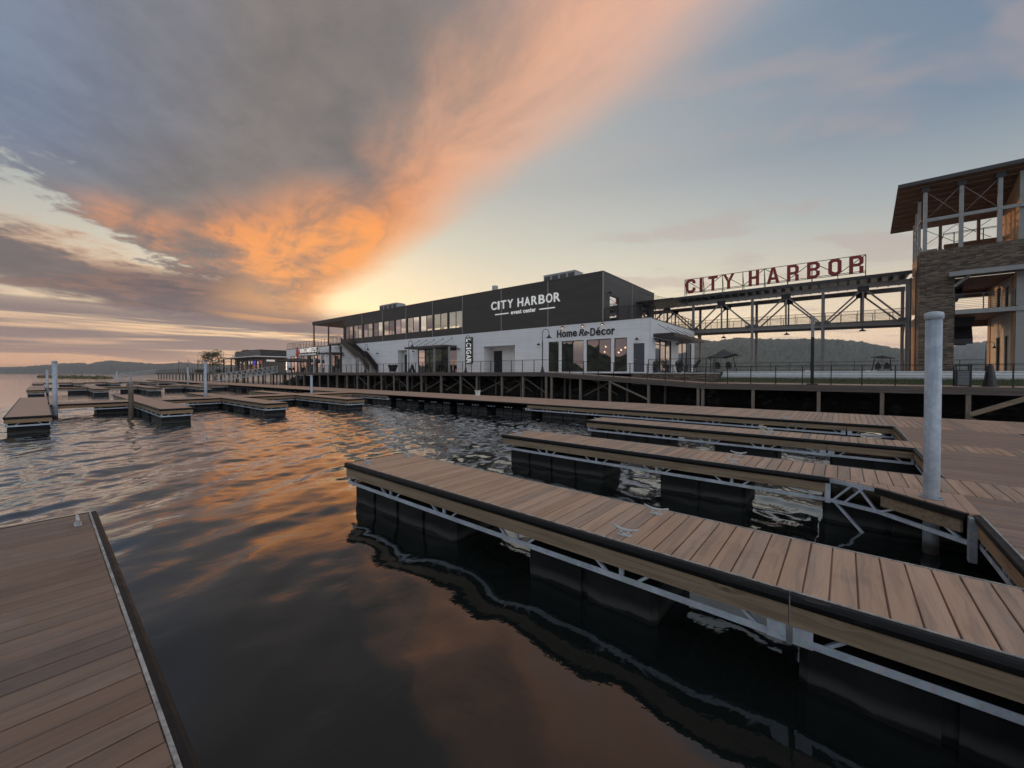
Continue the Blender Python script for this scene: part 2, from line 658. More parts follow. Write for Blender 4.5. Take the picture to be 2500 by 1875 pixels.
def galv_mat(name, col=(.54, .61, .68), rough=.46):
    m, k, b = material(name)
    co = k.n('ShaderNodeTexCoord').outputs['Object']
    vo = k.n('ShaderNodeTexVoronoi')
    k.put(vo.inputs['Vector'], co)
    vo.inputs['Scale'].default_value = 45.0
    n = k.noise(co, 5.0, 5.0, .6)
    st = k.noise(k.map(co, scale=(7, 7, .7)), 1.0, 4.0, .6)
    c = k.mix(k.step(n, .35, .7), tuple(q * .78 for q in col), tuple(q * 1.12 for q in col))
    c = k.mix(.14, c, vo.outputs['Color'])
    c = k.mix(.10, c, col)
    c = k.mix(k.mul(k.step(st, .55, .72), .35), c, tuple(q * .62 for q in col))
    k.put(b.inputs['Base Color'], c)
    b.inputs['Metallic'].default_value = .25
    k.put(b.inputs['Roughness'], k.rng(n, .3, .7, rough - .08, rough + .12))
    return m


def pile_mat():
    m, k, b = material('weathered galvanised pile')
    co = k.n('ShaderNodeTexCoord').outputs['Object']
    g = k.n('ShaderNodeNewGeometry').outputs['Position']
    x, y, z = k.sep(g)
    n = k.noise(co, 9.0, 6.0, .7)
    st = k.noise(k.xyz(k.mul(x, 26.0), k.mul(y, 26.0), k.mul(z, .8)), 1.0, 5.0, .65)
    bl = k.noise(co, 2.2, 5.0, .65)
    c = k.mix(k.step(n, .34, .68), (.36, .42, .485), (.54, .60, .665))
    c = k.mix(k.mul(k.step(bl, .48, .68), .5), c, (.42, .455, .49))
    c = k.mix(k.mul(k.step(st, .52, .68), .45), c, (.27, .29, .30))
    c = k.mix(k.mul(k.step(st, .66, .74), k.mul(k.step(bl, .45, .6), .55)), c, (.25, .17, .11))
    wl = k.add(z, k.mul(n, .12))
    c = k.mix(k.step(wl, .30, .12), c, (.07, .068, .055))
    k.put(b.inputs['Base Color'], c)
    b.inputs['Metallic'].default_value = .2
    k.put(b.inputs['Roughness'], k.rng(n, .3, .7, .42, .62))
    bump(k, b, n, .12, .004)
    return m


M['pile'] = pile_mat()
M['galv'] = galv_mat('galvanised steel')
M['galv_dull'] = galv_mat('dull galvanised steel', (.36, .39, .42), .55)
M['alum'] = plain('aluminium edge trim', (.40, .385, .35), .5, .5, 14.0, .2)
M['alum_pale'] = plain('pale aluminium', (.42, .43, .43), .5, .12, 4.0, .1)


def float_mat():
    m, k, b = material('black plastic float')
    g = k.n('ShaderNodeNewGeometry').outputs['Position']
    x, y, z = k.sep(g)
    n = k.noise(k.xyz(k.mul(x, 2.5), k.mul(y, 2.5), k.mul(z, 1.2)), 1.0, 5.0, .6)
    line = k.add(z, k.mul(k.sub(n, .5), .13))
    scum = k.mul(k.step(line, .03, .055), k.step(line, .17, .06))
    col = k.mix(k.step(n, .4, .7), (.006, .0066, .007), (.014, .0148, .0158))
    col = k.mix(k.mul(scum, .6), col, (.085, .083, .076))
    k.put(b.inputs['Base Color'], col)
    k.put(b.inputs['Roughness'], k.rng(n, .3, .7, .45, .65))
    b.inputs['Specular IOR Level'].default_value = .28
    bump(k, b, n, .1, .01)
    return m


M['float'] = float_mat()


def siding_mat(name, col, pitch, depth=.5, var=.035, shade=.55):
    """Lap siding seen from afar: a shadow line and a tilt at every course."""
    m, k, b = material(name)
    tc = k.n('ShaderNodeTexCoord')
    x, y, z = k.sep(tc.outputs['Object'])
    q = k.div(z, pitch)
    fr = k.m('FRACT', q)
    idx = k.m('FLOOR', q)
    wn = k.n('ShaderNodeTexWhiteNoise', noise_dimensions='2D')
    k.put(wn.inputs['Vector'], k.xyz(idx, k.m('FLOOR', k.div(k.add(k.add(x, y), k.mul(idx, 1.7)), 3.6)), 0.0))
    n = k.noise(k.xyz(k.mul(x, .6), k.mul(y, .6), k.mul(z, 1.4)), 1.0, 5.0, .6)
    f = k.add(k.mul(wn.outputs[0], .4), k.mul(n, .6))
    c = k.mix(k.step(f, .25, .75), tuple(v * (1 - var) for v in col), tuple(min(1, v * (1 + var)) for v in col))
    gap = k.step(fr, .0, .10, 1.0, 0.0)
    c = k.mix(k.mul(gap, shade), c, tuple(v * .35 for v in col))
    drip = k.noise(k.xyz(k.mul(k.add(x, y), 2.3), k.mul(z, .22), 4.0), 1.0, 5.0, .65)
    c = k.mix(k.mul(k.step(drip, .50, .72), .12), c, tuple(v * .55 for v in col))
    k.put(b.inputs['Base Color'], c)
    b.inputs['Roughness'].default_value = .55
    bump(k, b, k.m('SUBTRACT', 1.0, fr), depth, .012)
    return m


M['white_siding'] = siding_mat('white lap siding', (.90, .92, .925), .185)
M['grey_siding'] = siding_mat('grey lap siding', (.30, .305, .29), .16)
M['cream_siding'] = siding_mat('cream lap siding', (.62, .58, .50), .16)
M['dark_panel'] = siding_mat('dark metal panel', (.062, .055, .050), .30, .25, .08, .22)
M['side_panel'] = siding_mat('charcoal metal panel', (.075, .075, .075), .30, .25, .08, .22)
M['dark_metal'] = plain('dark bronze metal', (.022, .020, .020), .42, .2, 4.0)
M['trim_brown'] = plain('brown trim metal', (.085, .073, .065), .5, .12)
M['trim_light'] = plain('light trim strip', (.30, .28, .26), .5, .12)
M['white_trim'] = plain('white trim', (.78, .80, .80), .55, .06)
M['white_letter'] = emit('lit white sign face', (.86, .86, .83), .30)
M['grey_steel'] = plain('grey painted steel', (.225, .215, .205), .5, .15, 3.0)
M['grey_steel_dark'] = plain('grey painted steel in dark paint', (.10, .098, .095), .5, .15, 3.0)
M['red_letter'] = plain('red sign face', (.29, .030, .030), .5, .15, 5.0)
M['black_paint'] = plain('black paint', (.016, .016, .018), .45, .2, 5.0)
M['door_grey'] = plain('slate door paint', (.075, .085, .10), .5, .08)
M['hvac'] = plain('pale unit casing', (.42, .43, .43), .55, .1)
M['hvac_dark'] = plain('unit grille', (.10, .10, .10), .6, .15)
M['concrete'] = plain('pale concrete', (.60, .62, .62), .8, .12, 3.0, 0, .15)
M['paving'] = plain('plaza paving', (.42, .41, .39), .85, .14, 2.0, 0, .1)
M['canvas_grey'] = plain('grey canvas', (.085, .083, .08), .8, .15, 6.0)
M['canvas_brown'] = plain('brown canvas', (.075, .055, .048), .8, .15, 6.0)
M['rail_red'] = plain('rust brown rail', (.17, .085, .06), .55, .15)
M['soffit'] = wood_mat('stained wood soffit', (.22, .115, .06), (.13, .066, .036), .6)
M['wood_wall'] = wood_mat('honey wood wall', (.52, .32, .17), (.38, .22, .11), .5, 'z')
M['roof_dark'] = plain('dark roof metal', (.035, .034, .036), .4, .15)
M['beam_pale'] = plain('pale steel beam', (.30, .315, .31), .5, .12, 3.0)
M['restaurant_siding'] = siding_mat('dull grey siding', (.145, .14, .13), .2)
M['rock'] = plain('dark riprap', (.055, .05, .045), .9, .4, 2.0, 0, .5)
M['warm_lamp'] = emit('warm bulb', (1.0, .62, .30), 4.0)
M['soft_lamp'] = emit('soft sign light', (1.0, .86, .68), 2.4)
M['neon_white'] = emit('white neon', (1.0, .93, .85), .36)
M['neon_blue'] = emit('blue neon', (.09, .06, .9), .35)
M['neon_red'] = emit('red neon', (.7, .16, .10), .28)
M['red_logo'] = emit('lit red logo', (.45, .05, .03), .12)


def stone_mat():
    """Thin ledger stones, a few pixels tall, in the colour and relief."""
    m, k, b = material('ledger stone')
    tc = k.n('ShaderNodeTexCoord')
    x, y, z = k.sep(tc.outputs['Object'])
    br = k.n('ShaderNodeTexBrick')
    k.put(br.inputs['Vector'], k.xyz(k.add(x, y), z, 0.0))
    br.offset = .37
    br.squash = 1.4
    br.squash_frequency = 3
    br.inputs['Scale'].default_value = 1.0
    br.inputs['Brick Width'].default_value = .34
    br.inputs['Row Height'].default_value = .066
    br.inputs['Mortar Size'].default_value = .008
    br.inputs['Mortar Smooth'].default_value = .3
    br.inputs['Bias'].default_value = -.25
    k.put(br.inputs['Color1'], (.085, .062, .046, 1))
    k.put(br.inputs['Color2'], (.44, .36, .275, 1))
    k.put(br.inputs['Mortar'], (.018, .016, .014, 1))
    n = k.noise(k.xyz(k.mul(k.add(x, y), 2.0), k.mul(z, 7.0), 1.0), 1.0, 5.0, .6)
    c = k.mix(.38, br.outputs[0], k.mix(k.step(n, .36, .68), (.06, .046, .036), (.21, .165, .125)))
    k.put(b.inputs['Base Color'], c)
    b.inputs['Roughness'].default_value = .85
    bump(k, b, k.add(k.mul(br.outputs['Fac'], -1.0), k.mul(n, .5)), .6, .03)
    return m


M['stone'] = stone_mat()


def glass_mat(name, see, tint=(.55, .60, .62), rough=.01):
    """Window glass: part reflection, part view into the room."""
    m = bpy.data.materials.new(name)
    m.use_nodes = True
    k = NT(m.node_tree)
    tr = k.n('ShaderNodeBsdfTransparent')
    tr.inputs[0].default_value = (*tint, 1)
    gl = k.n('ShaderNodeBsdfGlossy')
    gl.inputs[0].default_value = (.95, .96, .98, 1)
    gl.inputs['Roughness'].default_value = rough
    rnd = k.n('ShaderNodeObjectInfo').outputs['Random']
    wn = k.n('ShaderNodeTexWhiteNoise', noise_dimensions='1D')
    k.put(wn.inputs['W'], k.mul(rnd, 97.0))
    tl = k.n('ShaderNodeVectorMath', operation='MULTIPLY_ADD')
    k.put(tl.inputs[0], wn.outputs[1])
    tl.inputs[1].default_value = (.05, .05, .07)
    tl.inputs[2].default_value = (-.025, -.025, -.035)
    ad = k.n('ShaderNodeVectorMath', operation='ADD')
    k.put(ad.inputs[0], k.n('ShaderNodeNewGeometry').outputs['Normal'])
    k.put(ad.inputs[1], tl.outputs[0])
    nz = k.n('ShaderNodeVectorMath', operation='NORMALIZE')
    k.put(nz.inputs[0], ad.outputs[0])
    k.put(gl.inputs['Normal'], nz.outputs[0])
    mx = k.n('ShaderNodeMixShader')
    lw = k.n('ShaderNodeLayerWeight')
    lw.inputs[0].default_value = .35
    k.put(mx.inputs[0], k.rng(lw.outputs['Fresnel'], 0.0, 1.0, 1.0 - see, 1.0))
    k.t.links.new(tr.outputs[0], mx.inputs[1])
    k.t.links.new(gl.outputs[0], mx.inputs[2])
    o = k.n('ShaderNodeOutputMaterial')
    k.t.links.new(mx.outputs[0], o.inputs[0])
    return m


M['glass'] = glass_mat('shop glass', .52)
M['glass_up'] = glass_mat('clerestory glass', .55, (.85, .86, .82))
M['interior'] = plain('dim interior', (.10, .09, .08), .8, .3, 1.5)
M['interior_pale'] = plain('pale ceiling', (.36, .35, .33), .8, .1, 1.5)


def leaf_mat(name, a, b2):
    m, k, b = material(name)
    rnd = k.n('ShaderNodeNewGeometry').outputs['Random Per Island']
    k.put(b.inputs['Base Color'], k.mix(rnd, a, b2))
    b.inputs['Roughness'].default_value = .6
    return m


M['leaf'] = leaf_mat('tree leaves', (.025, .04, .015), (.05, .07, .025))
M['leaf_dark'] = leaf_mat('shrub leaves', (.025, .04, .016), (.055, .075, .03))
M['reed'] = leaf_mat('lake weeds', (.10, .105, .045), (.17, .15, .07))
M['bark'] = plain('bark', (.09, .07, .055), .9, .3, 8.0, 0, .3)

# ------------------------------------------------------------------ water
def build_water():
    def axis(a, b, step, lo, hi, g=1.22):
        xs = list(np.arange(a, b + 1e-6, step))
        d = step
        x = a
        left = []
        while x > lo:
            d *= g
            x -= d
            left.append(x)
        d = step
        x = b
        right = []
        while x < hi:
            d *= g
            x += d
            right.append(x)
        return np.array(left[::-1] + xs + right)
    xs = axis(-46.0, 5.0, .075, -4600, 4400)
    ys = axis(-4.0, 21.0, .075, -4600, 4400)
    X, Y = np.meshgrid(xs, ys, indexing='ij')
    rs = np.random.RandomState(11)
    Z = np.zeros_like(X)
    # wind ripples come in off the open lake; the water between the near fingers is sheltered
    dist = np.sqrt(X ** 2 + Y ** 2)
    calm_s = .26 + .74 * np.clip((dist - 5.0) / 8.0, 0, 1) ** 1.2
    calm_l = .62 + .38 * np.clip((dist - 4.0) / 12.0, 0, 1)
    for i in range(95):
        lam = 10 ** rs.uniform(math.log10(.30), math.log10(3.0))
        th = R(222) + rs.normal(0, .6)
        kx, ky = math.cos(th) * 2 * math.pi / lam, math.sin(th) * 2 * math.pi / lam
        amp = .0024 * (lam / 1.0) ** .58
        w = np.clip((lam - .35) / .8, 0, 1)
        Z += amp * np.sin(kx * X + ky * Y + rs.uniform(0, 6.28)) * (w * calm_l + (1 - w) * calm_s)
    calm = 1.0
    edge = np.clip((X + 46) / 12, 0, 1) * np.clip((5 - X) / 2, 0, 1) * np.clip((Y + 4) / 2, 0, 1) * np.clip((21 - Y) / 3, 0, 1)
    Z *= calm * edge
    nx, ny = len(xs), len(ys)
    co = np.stack([X, Y, Z], -1).reshape(-1, 3).astype(np.float32)
    i = np.arange(nx - 1)[:, None] * ny + np.arange(ny - 1)[None, :]
    q = np.stack([i, i + ny, i + ny + 1, i + 1], -1).reshape(-1, 4).astype(np.int32)
    me = bpy.data.meshes.new('water')
    me.vertices.add(len(co))
    me.vertices.foreach_set('co', co.ravel())
    me.loops.add(q.size)
    me.loops.foreach_set('vertex_index', q.ravel())
    me.polygons.add(len(q))
    me.polygons.foreach_set('loop_start', np.arange(len(q), dtype=np.int32) * 4)
    me.polygons.foreach_set('use_smooth', np.ones(len(q), dtype=bool))
    me.update()
    me.validate()
    m = bpy.data.materials.new('lake water')
    m.use_nodes = True
    k = NT(m.node_tree)
    g = k.n('ShaderNodeNewGeometry').outputs['Position']
    x, y, z = k.sep(g)
    d = k.m('SQRT', k.add(k.mul(x, x), k.mul(y, y)))
    r1 = k.noise(k.map(g, rot=(0, 0, R(-42)), scale=(1.0, .42, 1)), 2.1, 4.0, .55, .5)
    r2 = k.noise(k.map(g, rot=(0, 0, R(-35)), scale=(1.0, .35, 1)), .22, 2.0, .5, .5)
    r3 = k.noise(g, 9.0, 3.0, .6)
    h = k.add(k.mul(r1, k.rng(d, 4.0, 20.0, .22, .85)), k.add(k.mul(r2, 1.6), k.mul(r3, .05)))
    bp = k.n('ShaderNodeBump')
    bp.inputs['Strength'].default_value = .5
    bp.inputs['Distance'].default_value = .045
    k.put(bp.inputs['Height'], h)
    body = k.n('ShaderNodeBsdfDiffuse')
    murk = k.noise(g, .35, 4.0, .6)
    k.put(body.inputs[0], k.mix(murk, (.006, .0085, .0078), (.011, .014, .0125)))
    gl = k.n('ShaderNodeBsdfGlossy')
    gl.inputs['Roughness'].default_value = .03
    gl.inputs[0].default_value = (.97, .98, 1.0, 1)
    fr = k.n('ShaderNodeFresnel')
    fr.inputs['IOR'].default_value = WATER_IOR
    for nd in (gl, fr):
        k.put(nd.inputs['Normal'], bp.outputs[0])
    mx = k.n('ShaderNodeMixShader')
    k.put(mx.inputs[0], k.m('MULTIPLY', fr.outputs[0], GLOSS, clamp=True))
    k.t.links.new(body.outputs[0], mx.inputs[1])
    k.t.links.new(gl.outputs[0], mx.inputs[2])
    o = k.n('ShaderNodeOutputMaterial')
    k.t.links.new(mx.outputs[0], o.inputs[0])
    me.materials.append(m)
    o = bpy.data.objects.new('water', me)
    COL.objects.link(o)
    tag(o, kind='structure')


WATER_IOR = 1.34
GLOSS = 1.9
build_water()

# ------------------------------------------------------------------ floating docks
DECK = .66


def mapped(axis):
    return (lambda s, t, z: (s, t, z)) if axis == 'x' else (lambda s, t, z: (t, s, z))


class DB(MB):
    """Mesh builder in dock coordinates: s along, t across."""
    def __init__(self, axis):
        super().__init__()
        self.axis = axis

    def sbox(self, s0, s1, t0, t1, z0, z1):
        return self.box(s0, s1, t0, t1, z0, z1) if self.axis == 'x' else self.box(t0, t1, s0, s1, z0, z1)

    def sbeam(self, p0, p1, w, h=None):
        f = mapped(self.axis)
        return self.beam(f(*p0), f(*p1), w, h)

    def sprofile(self, s0, s1, prof):
        return self.prism(prof, 'x' if self.axis == 'x' else 'y', s0, s1)


PLANK_CACHE = {}


def plank_mesh(axis, length, variant, width=.139, mat=None):
    mat = mat or ('plank_y' if axis == 'x' else 'plank_x')
    key = (axis, round(length, 3), variant, width, mat)
    if key not in PLANK_CACHE:
        w = width - .0012 * variant
        mb = MB()
        f = (width + .0093) / 2
        if axis == 'x':
            mb.cbox(-w / 2, w / 2, -length / 2, length / 2, -.025, 0, .004)
            mb.box(-f, f, -length / 2, length / 2, -.028, -.0252)
        else:
            mb.cbox(-length / 2, length / 2, -w / 2, w / 2, -.025, 0, .004)
            mb.box(-length / 2, length / 2, -f, f, -.028, -.0252)
        PLANK_CACHE[key] = mb.mesh('plank', M[mat])
    return PLANK_CACHE[key]


def planks(parent, axis, s0, s1, t0, t1, mat=None):
    n = max(1, round((s1 - s0) / .1455))
    p = (s1 - s0) / n
    for i in range(n):
        s = s0 + (i + .5) * p
        me = plank_mesh(axis, t1 - t0, random.randrange(3), round(p - .0095, 4), mat)
        z = DECK + random.uniform(-.0012, .0012)
        f = mapped(axis)
        o = share('plank', me, parent, f(s, (t0 + t1) / 2 + random.uniform(-.002, .002), z), random.gauss(0, .0012))


def bumper(db, s0, s1, t, sgn):
    prof = [(t, DECK - .002), (t + sgn * .030, DECK - .004), (t + sgn * .047, DECK - .016), (t + sgn * .054, DECK - .038), (t + sgn * .052, DECK - .062),
            (t + sgn * .040, DECK - .080), (t, DECK - .084)]
    db.sprofile(s0, s1, prof)


def end_bumper(db, s, t0, t1, sgn):
    prof = [(s, DECK - .002), (s + sgn * .030, DECK - .004), (s + sgn * .047, DECK - .016), (s + sgn * .054, DECK - .038), (s + sgn * .052, DECK - .062),
            (s + sgn * .040, DECK - .080), (s, DECK - .084)]
    db.prism(prof, 'y' if db.axis == 'x' else 'x', t0, t1)


def float_shape(db, s0, s1, t0, t1, rib=.62):
    """Moulded tub: chamfered corners and recessed ribs down both long sides."""
    n = max(1, round((s1 - s0) / rib))
    p = (s1 - s0) / n
    c, g, dp = .05, .035, .04
    side = []
    for i in range(n):
        a, b = s0 + i * p, s0 + (i + 1) * p
        if i:
            side += [(a + g, 0.0)]
        if i < n - 1:
            side += [(b - g, 0.0), (b - g, dp), (b + g, dp)]
    pts = [(s0, t0 + c), (s0 + c, t0)] + [(a, t0 + d) for a, d in side] + [(s1 - c, t0), (s1, t0 + c), (s1, t1 - c), (s1 - c, t1)]
    pts += [(a, t1 - d) for a, d in reversed(side)] + [(s0 + c, t1), (s0, t1 - c)]
    if db.axis == 'y':
        pts = [(b, a) for a, b in pts]
    db.prism(pts, 'z', -.3, .345)
    db.sbox(s0 - .012, s1 + .012, t0 - .012, t1 + .012, .300, .318)


def truss_side(parent, axis, s0, s1, t, pitch, single, inner):
    """Bottom chord with uprights and slanting struts under the fascia."""
    zc, zt = .34, .47
    db = DB(axis)
    sg = 1 if inner > t else -1
    db.sbox(s0, s1, t, t + sg * .006, zc - .026, zc + .026)
    db.sbox(s0, s1, t + sg * .006, t + sg * .05, zc - .026, zc - .020)
    n = max(1, round((s1 - s0) / pitch))
    p = (s1 - s0) / n
    parts = []
    for i in range(n + 1):
        s = s0 + i * p
        e = .022
        if i == 0:
            s += e
        if i == n:
            s -= e
        parts.append(((s, t + sg * .03, zc + .0), (s, t + sg * .03, zt), .042))
        if i > 0:
            parts.append(((s - .14, t + sg * .03, zc), (s - .30, t + sg * .03, zt), .030))
        if i < n:
            parts.append(((s + .14, t + sg * .03, zc), (s + .30, t + sg * .03, zt), .030))
    if single:
        for a, b, w in parts:
            db.sbeam(a, b, w, .02)
        part('truss', db, M['galv'], parent)
    else:
        part('bottom_chord', db, M['galv'], parent)
        for a, b, w in parts:
            q = DB(axis)
            q.sbeam(a, b, w, .022)
            part('strut', q, M['galv'], parent)


CLEAT = {}


def cleat_mesh():
    if 'm' not in CLEAT:
        mb = MB()
        pts = [(-.13, 0, .078), (-.075, 0, .058), (-.03, 0, .050), (.03, 0, .050), (.075, 0, .058), (.13, 0, .078)]
        mb.tube(pts, [.009, .0125, .014, .014, .0125, .009], 8)
        for x in (-.032, .032):
            mb.tube([(x * 1.15, 0, .010), (x, 0, .047)], [.017, .012], 8)
        mb.cbox(-.062, .062, -.026, .026, .0, .012, .004)
        CLEAT['m'] = mb.mesh('cleat', galv_mat('cast cleat', (.66, .67, .67), .42))
    return CLEAT['m']


def dock(name, label, cat, axis, s0, s1, t0, t1, floats, plank_ranges=(), deck_ranges=(), sides=(True, True), ends=(True, False), gaps=(), group=None,
         fine=True, pitch=1.22, cleats=(), module=None, mat=None, under=True, floor_in=.03):
    """One floating dock.  gaps: stretches of each side (-1 / +1) without bumper and fascia because another dock joins there."""
    f = mapped(axis)
    t = thing(name, label, cat, f(s0, t0, 0.0), 'W', group)
    tr = .018
    for a, b in plank_ranges:
        planks(t, axis, a, b, t0 + tr, t1 - tr, mat)
    for a, b in deck_ranges:
        db = DB(axis)
        db.sbox(a, b, t0 + tr, t1 - tr, DECK - .028, DECK)
        part('decking', db, M['deck_y'] if axis == 'x' else M['deck_x'], t)
    for sgn, tt, on in ((-1, t0, sides[0]), (1, t1, sides[1])):
        if not on:
            continue
        runs = [(s0, s1)]
        for gs, ga, gb in gaps:
            if gs != sgn:
                continue
            nr = []
            for a, b in runs:
                if gb <= a or ga >= b:
                    nr.append((a, b))
                else:
                    if ga > a:
                        nr.append((a, ga))
                    if gb < b:
                        nr.append((gb, b))
            runs = nr
        for a, b in runs:
            db = DB(axis)
            db.sbox(a, b, tt, tt - sgn * (tr - .002), DECK - .030, DECK + .003)
            part('edge_trim', db, M['alum'], t)
            pieces = [(a, b)]
            if module:
                cuts = [c for c in module if a + .2 < c < b - .2]
                q = [a] + cuts + [b]
                pieces = [(q[i] + (.006 if i else 0), q[i + 1] - (.006 if i < len(q) - 2 else 0)) for i in range(len(q) - 1)]
            for c, d in pieces:
                db = DB(axis)
                bumper(db, c, d, tt, sgn)
                part('bumper', db, M['rubber'], t)
                db = DB(axis)
                db.sbox(c, d, tt + sgn * .030, tt - sgn * .012, .438, DECK - .086)
                part('fascia_board', db, M['pine'] if axis == 'x' else M['pine_y'], t)
                truss_side(t, axis, c + .02, d - .02, tt + sgn * .012, pitch, not fine, tt - sgn)
            if module:
                for c in cuts:
                    for o in (-.075, .075):
                        db = DB(axis)
                        db.sbox(c + o - .055, c + o + .055, tt + sgn * .020, tt + sgn * .014, .312, .436)
                        part('joint_plate', db, M['galv'], t)
    for sgn, ss, on in ((-1, s0, ends[0]), (1, s1, ends[1])):
        if not on:
            continue
        db = DB(axis)
        end_bumper(db, ss, t0 - .04, t1 + .04, sgn)
        part('bumper', db, M['rubber'], t)
        db = DB(axis)
        db.sbox(ss + sgn * .030, ss - sgn * .012, t0 - .01, t1 + .01, .438, DECK - .086)
        part('fascia_board', db, M['pine_y'] if axis == 'x' else M['pine'], t)
        truss_side(t, 'y' if axis == 'x' else 'x', t0 + .02, t1 - .02, ss + sgn * .012, (t1 - t0), not fine, ss - sgn)
    if under and fine:
        x = s0 + .4
        while x < s1 - .2:
            db = DB(axis)
            db.sbox(x - .02, x + .02, t0 + .03, t1 - .03, .50, .60)
            part('cross_beam', db, M['galv_dull'], t)
            x += 1.22
    for a, b in floats:
        db = DB(axis)
        float_shape(db, a, b, t0 + floor_in, t1 - floor_in)
        part('float', db, M['float'], t)
    for s, tt in cleats:
        x, y, z = f(s, tt, DECK + .001)
        share('cleat', cleat_mesh(), t, (x, y, z), 0.0 if axis == 'x' else math.pi / 2)
    return t


XE = -6.36                                       # outer end of the near fingers
CX0, CX1 = 1.12, 3.30                            # near cross walkway
FL = [(-6.2, -3.75), (-2.58, -1.2), (-.22, 1.9)]
JOIN = [(-1, CX0, CX1), (1, CX0, CX1)]
MOD = [-.27]
GF = 'finger docks of the near pier'
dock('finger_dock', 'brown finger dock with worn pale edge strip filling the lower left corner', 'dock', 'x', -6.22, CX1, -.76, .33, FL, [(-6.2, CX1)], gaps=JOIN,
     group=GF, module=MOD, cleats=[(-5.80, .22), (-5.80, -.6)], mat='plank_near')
dock('finger_dock', 'long nearest finger dock with two cleats at mid length and two at its end', 'dock', 'x', XE, CX1, 3.30, 4.38, FL, [(XE + .02, CX1)], gaps=JOIN,
     group=GF, module=MOD, cleats=[(-1.54, 3.46), (-1.52, 4.20), (-6.0, 3.45), (-6.0, 4.22)])
F2 = dock('finger_dock', 'middle finger dock whose inner corner is braced beside the thick steel pile', 'dock', 'x', XE, CX1, 7.28, 8.28, FL, [(XE + .02, CX1)],
          gaps=[(-1, -.14, CX1), (1, CX0, CX1)], group=GF, module=MOD, cleats=[(-6.0, 7.42), (-6.0, 8.13), (-1.40, 7.42), (-1.45, 8.12)])
dock('finger_dock', 'finger dock nearest to the broad main dock, beyond the braced one', 'dock', 'x', XE + .08, CX1, 11.26, 12.25, FL, [(XE + .1, CX1)], gaps=JOIN,
     group=GF, module=MOD, cleats=[(-6.0, 11.42), (-1.40, 11.45), (-1.45, 12.12)])

# cross walkway between the near fingers
cw = thing('walkway_dock', 'wide cross walkway of long boards joining the near finger docks at right', 'dock', (CX0, .33, 0))
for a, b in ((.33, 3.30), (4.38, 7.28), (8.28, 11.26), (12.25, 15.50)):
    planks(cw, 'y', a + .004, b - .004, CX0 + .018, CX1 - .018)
    for sgn, tt in ((-1, CX0), (1, CX1)):
        if a == 4.38 and sgn < 0:
            b2 = 6.36
        else:
            b2 = b - .06
        a2 = a + .06
        db = DB('y')
        db.sbox(a2, b2, tt, tt - sgn * .016, DECK - .030, DECK + .003)
        part('edge_trim', db, M['alum'], cw)
        db = DB('y')
        bumper(db, a2, b2, tt, sgn)
        part('bumper', db, M['rubber'], cw)
        db = DB('y')
        db.sbox(a2, b2, tt + sgn * .030, tt - sgn * .012, .438, DECK - .086)
        part('fascia_board', db, M['pine_y'], cw)
        truss_side(cw, 'y', a2 + .02, b2 - .02, tt + sgn * .012, 1.22, False, tt - sgn)
    db = DB('y')
    float_shape(db, a + .5, b - .5, CX0 + .25, CX1 - .25)
    part('float', db, M['float'], cw)

# braced corner of the middle finger, with the pile standing through it
gz = [(-.12, 7.28), (.36, 7.06), (1.04, 6.38), (CX0 + .016, 6.38), (CX0 + .016, 7.28)]
q = MB()
q.prism(gz, 'z', DECK - .028, DECK - .0005)
part('gusset_deck', q, M['deck_y'], F2)
a, b = Vector((.36, 7.06, 0)), Vector((1.04, 6.38, 0))
dd = (b - a).normalized()
nn = Vector((-dd.y, dd.x, 0)) * -1
if nn.y > 0:
    nn = -nn
q = MB()
q.beam(a + nn * .03 + Vector((0, 0, DECK - .043)), b + nn * .03 + Vector((0, 0, DECK - .043)), .05, .075)
part('bumper', q, M['rubber'], F2)
q = MB()
q.beam(a + dd * .06 + nn * .012 + Vector((0, 0, .50)), b - dd * .05 + nn * .012 + Vector((0, 0, .50)), .035, .135)
part('fascia_board', q, M['pine'], F2)
q = MB()
q.beam(Vector((-.14, 7.27, .62)), a + Vector((0, 0, .62)), .03, .05)
q.beam(Vector((-.14, 7.27, .34)), a + Vector((0, 0, .34)), .03, .05)
q.beam(a + Vector((0, 0, .34)), b + Vector((0, 0, .34)), .03, .05)
part('gusset_frame', q, M['galv'], F2)
for p0, p1 in (((-.10, 7.26, .35), (.10, 7.17, .61)), ((.02, 7.20, .35), (.22, 7.12, .61)), ((.34, 7.07, .35), (.16, 7.14, .61)), ((.38, 7.02, .35), (.52, 6.90, .45)), ((1.0, 6.42, .35), (.88, 6.54, .45)),
               ((-.08, 7.25, .33), (.34, 7.10, -.15))):
    q = MB()
    q.beam(p0, p1, .045 if p1[2] < 0 else .03, .025)
    part('brace', q, M['galv'], F2)
q = MB()
q.box(-.19, -.13, 7.245, 7.275, .30, .64)
part('joint_plate', q, M['galv'], F2)
q = MB()
q.box(1.03, 1.09, 6.28, 6.37, .16, .63)
part('corner_plate', q, M['galv_dull'], F2)
q = MB()
q.lathe(.82, 6.86, [(.082, DECK), (.11, DECK), (.11, DECK + .012), (.082, DECK + .012)], 24)
part('pile_hoop', q, M['galv_dull'], F2)

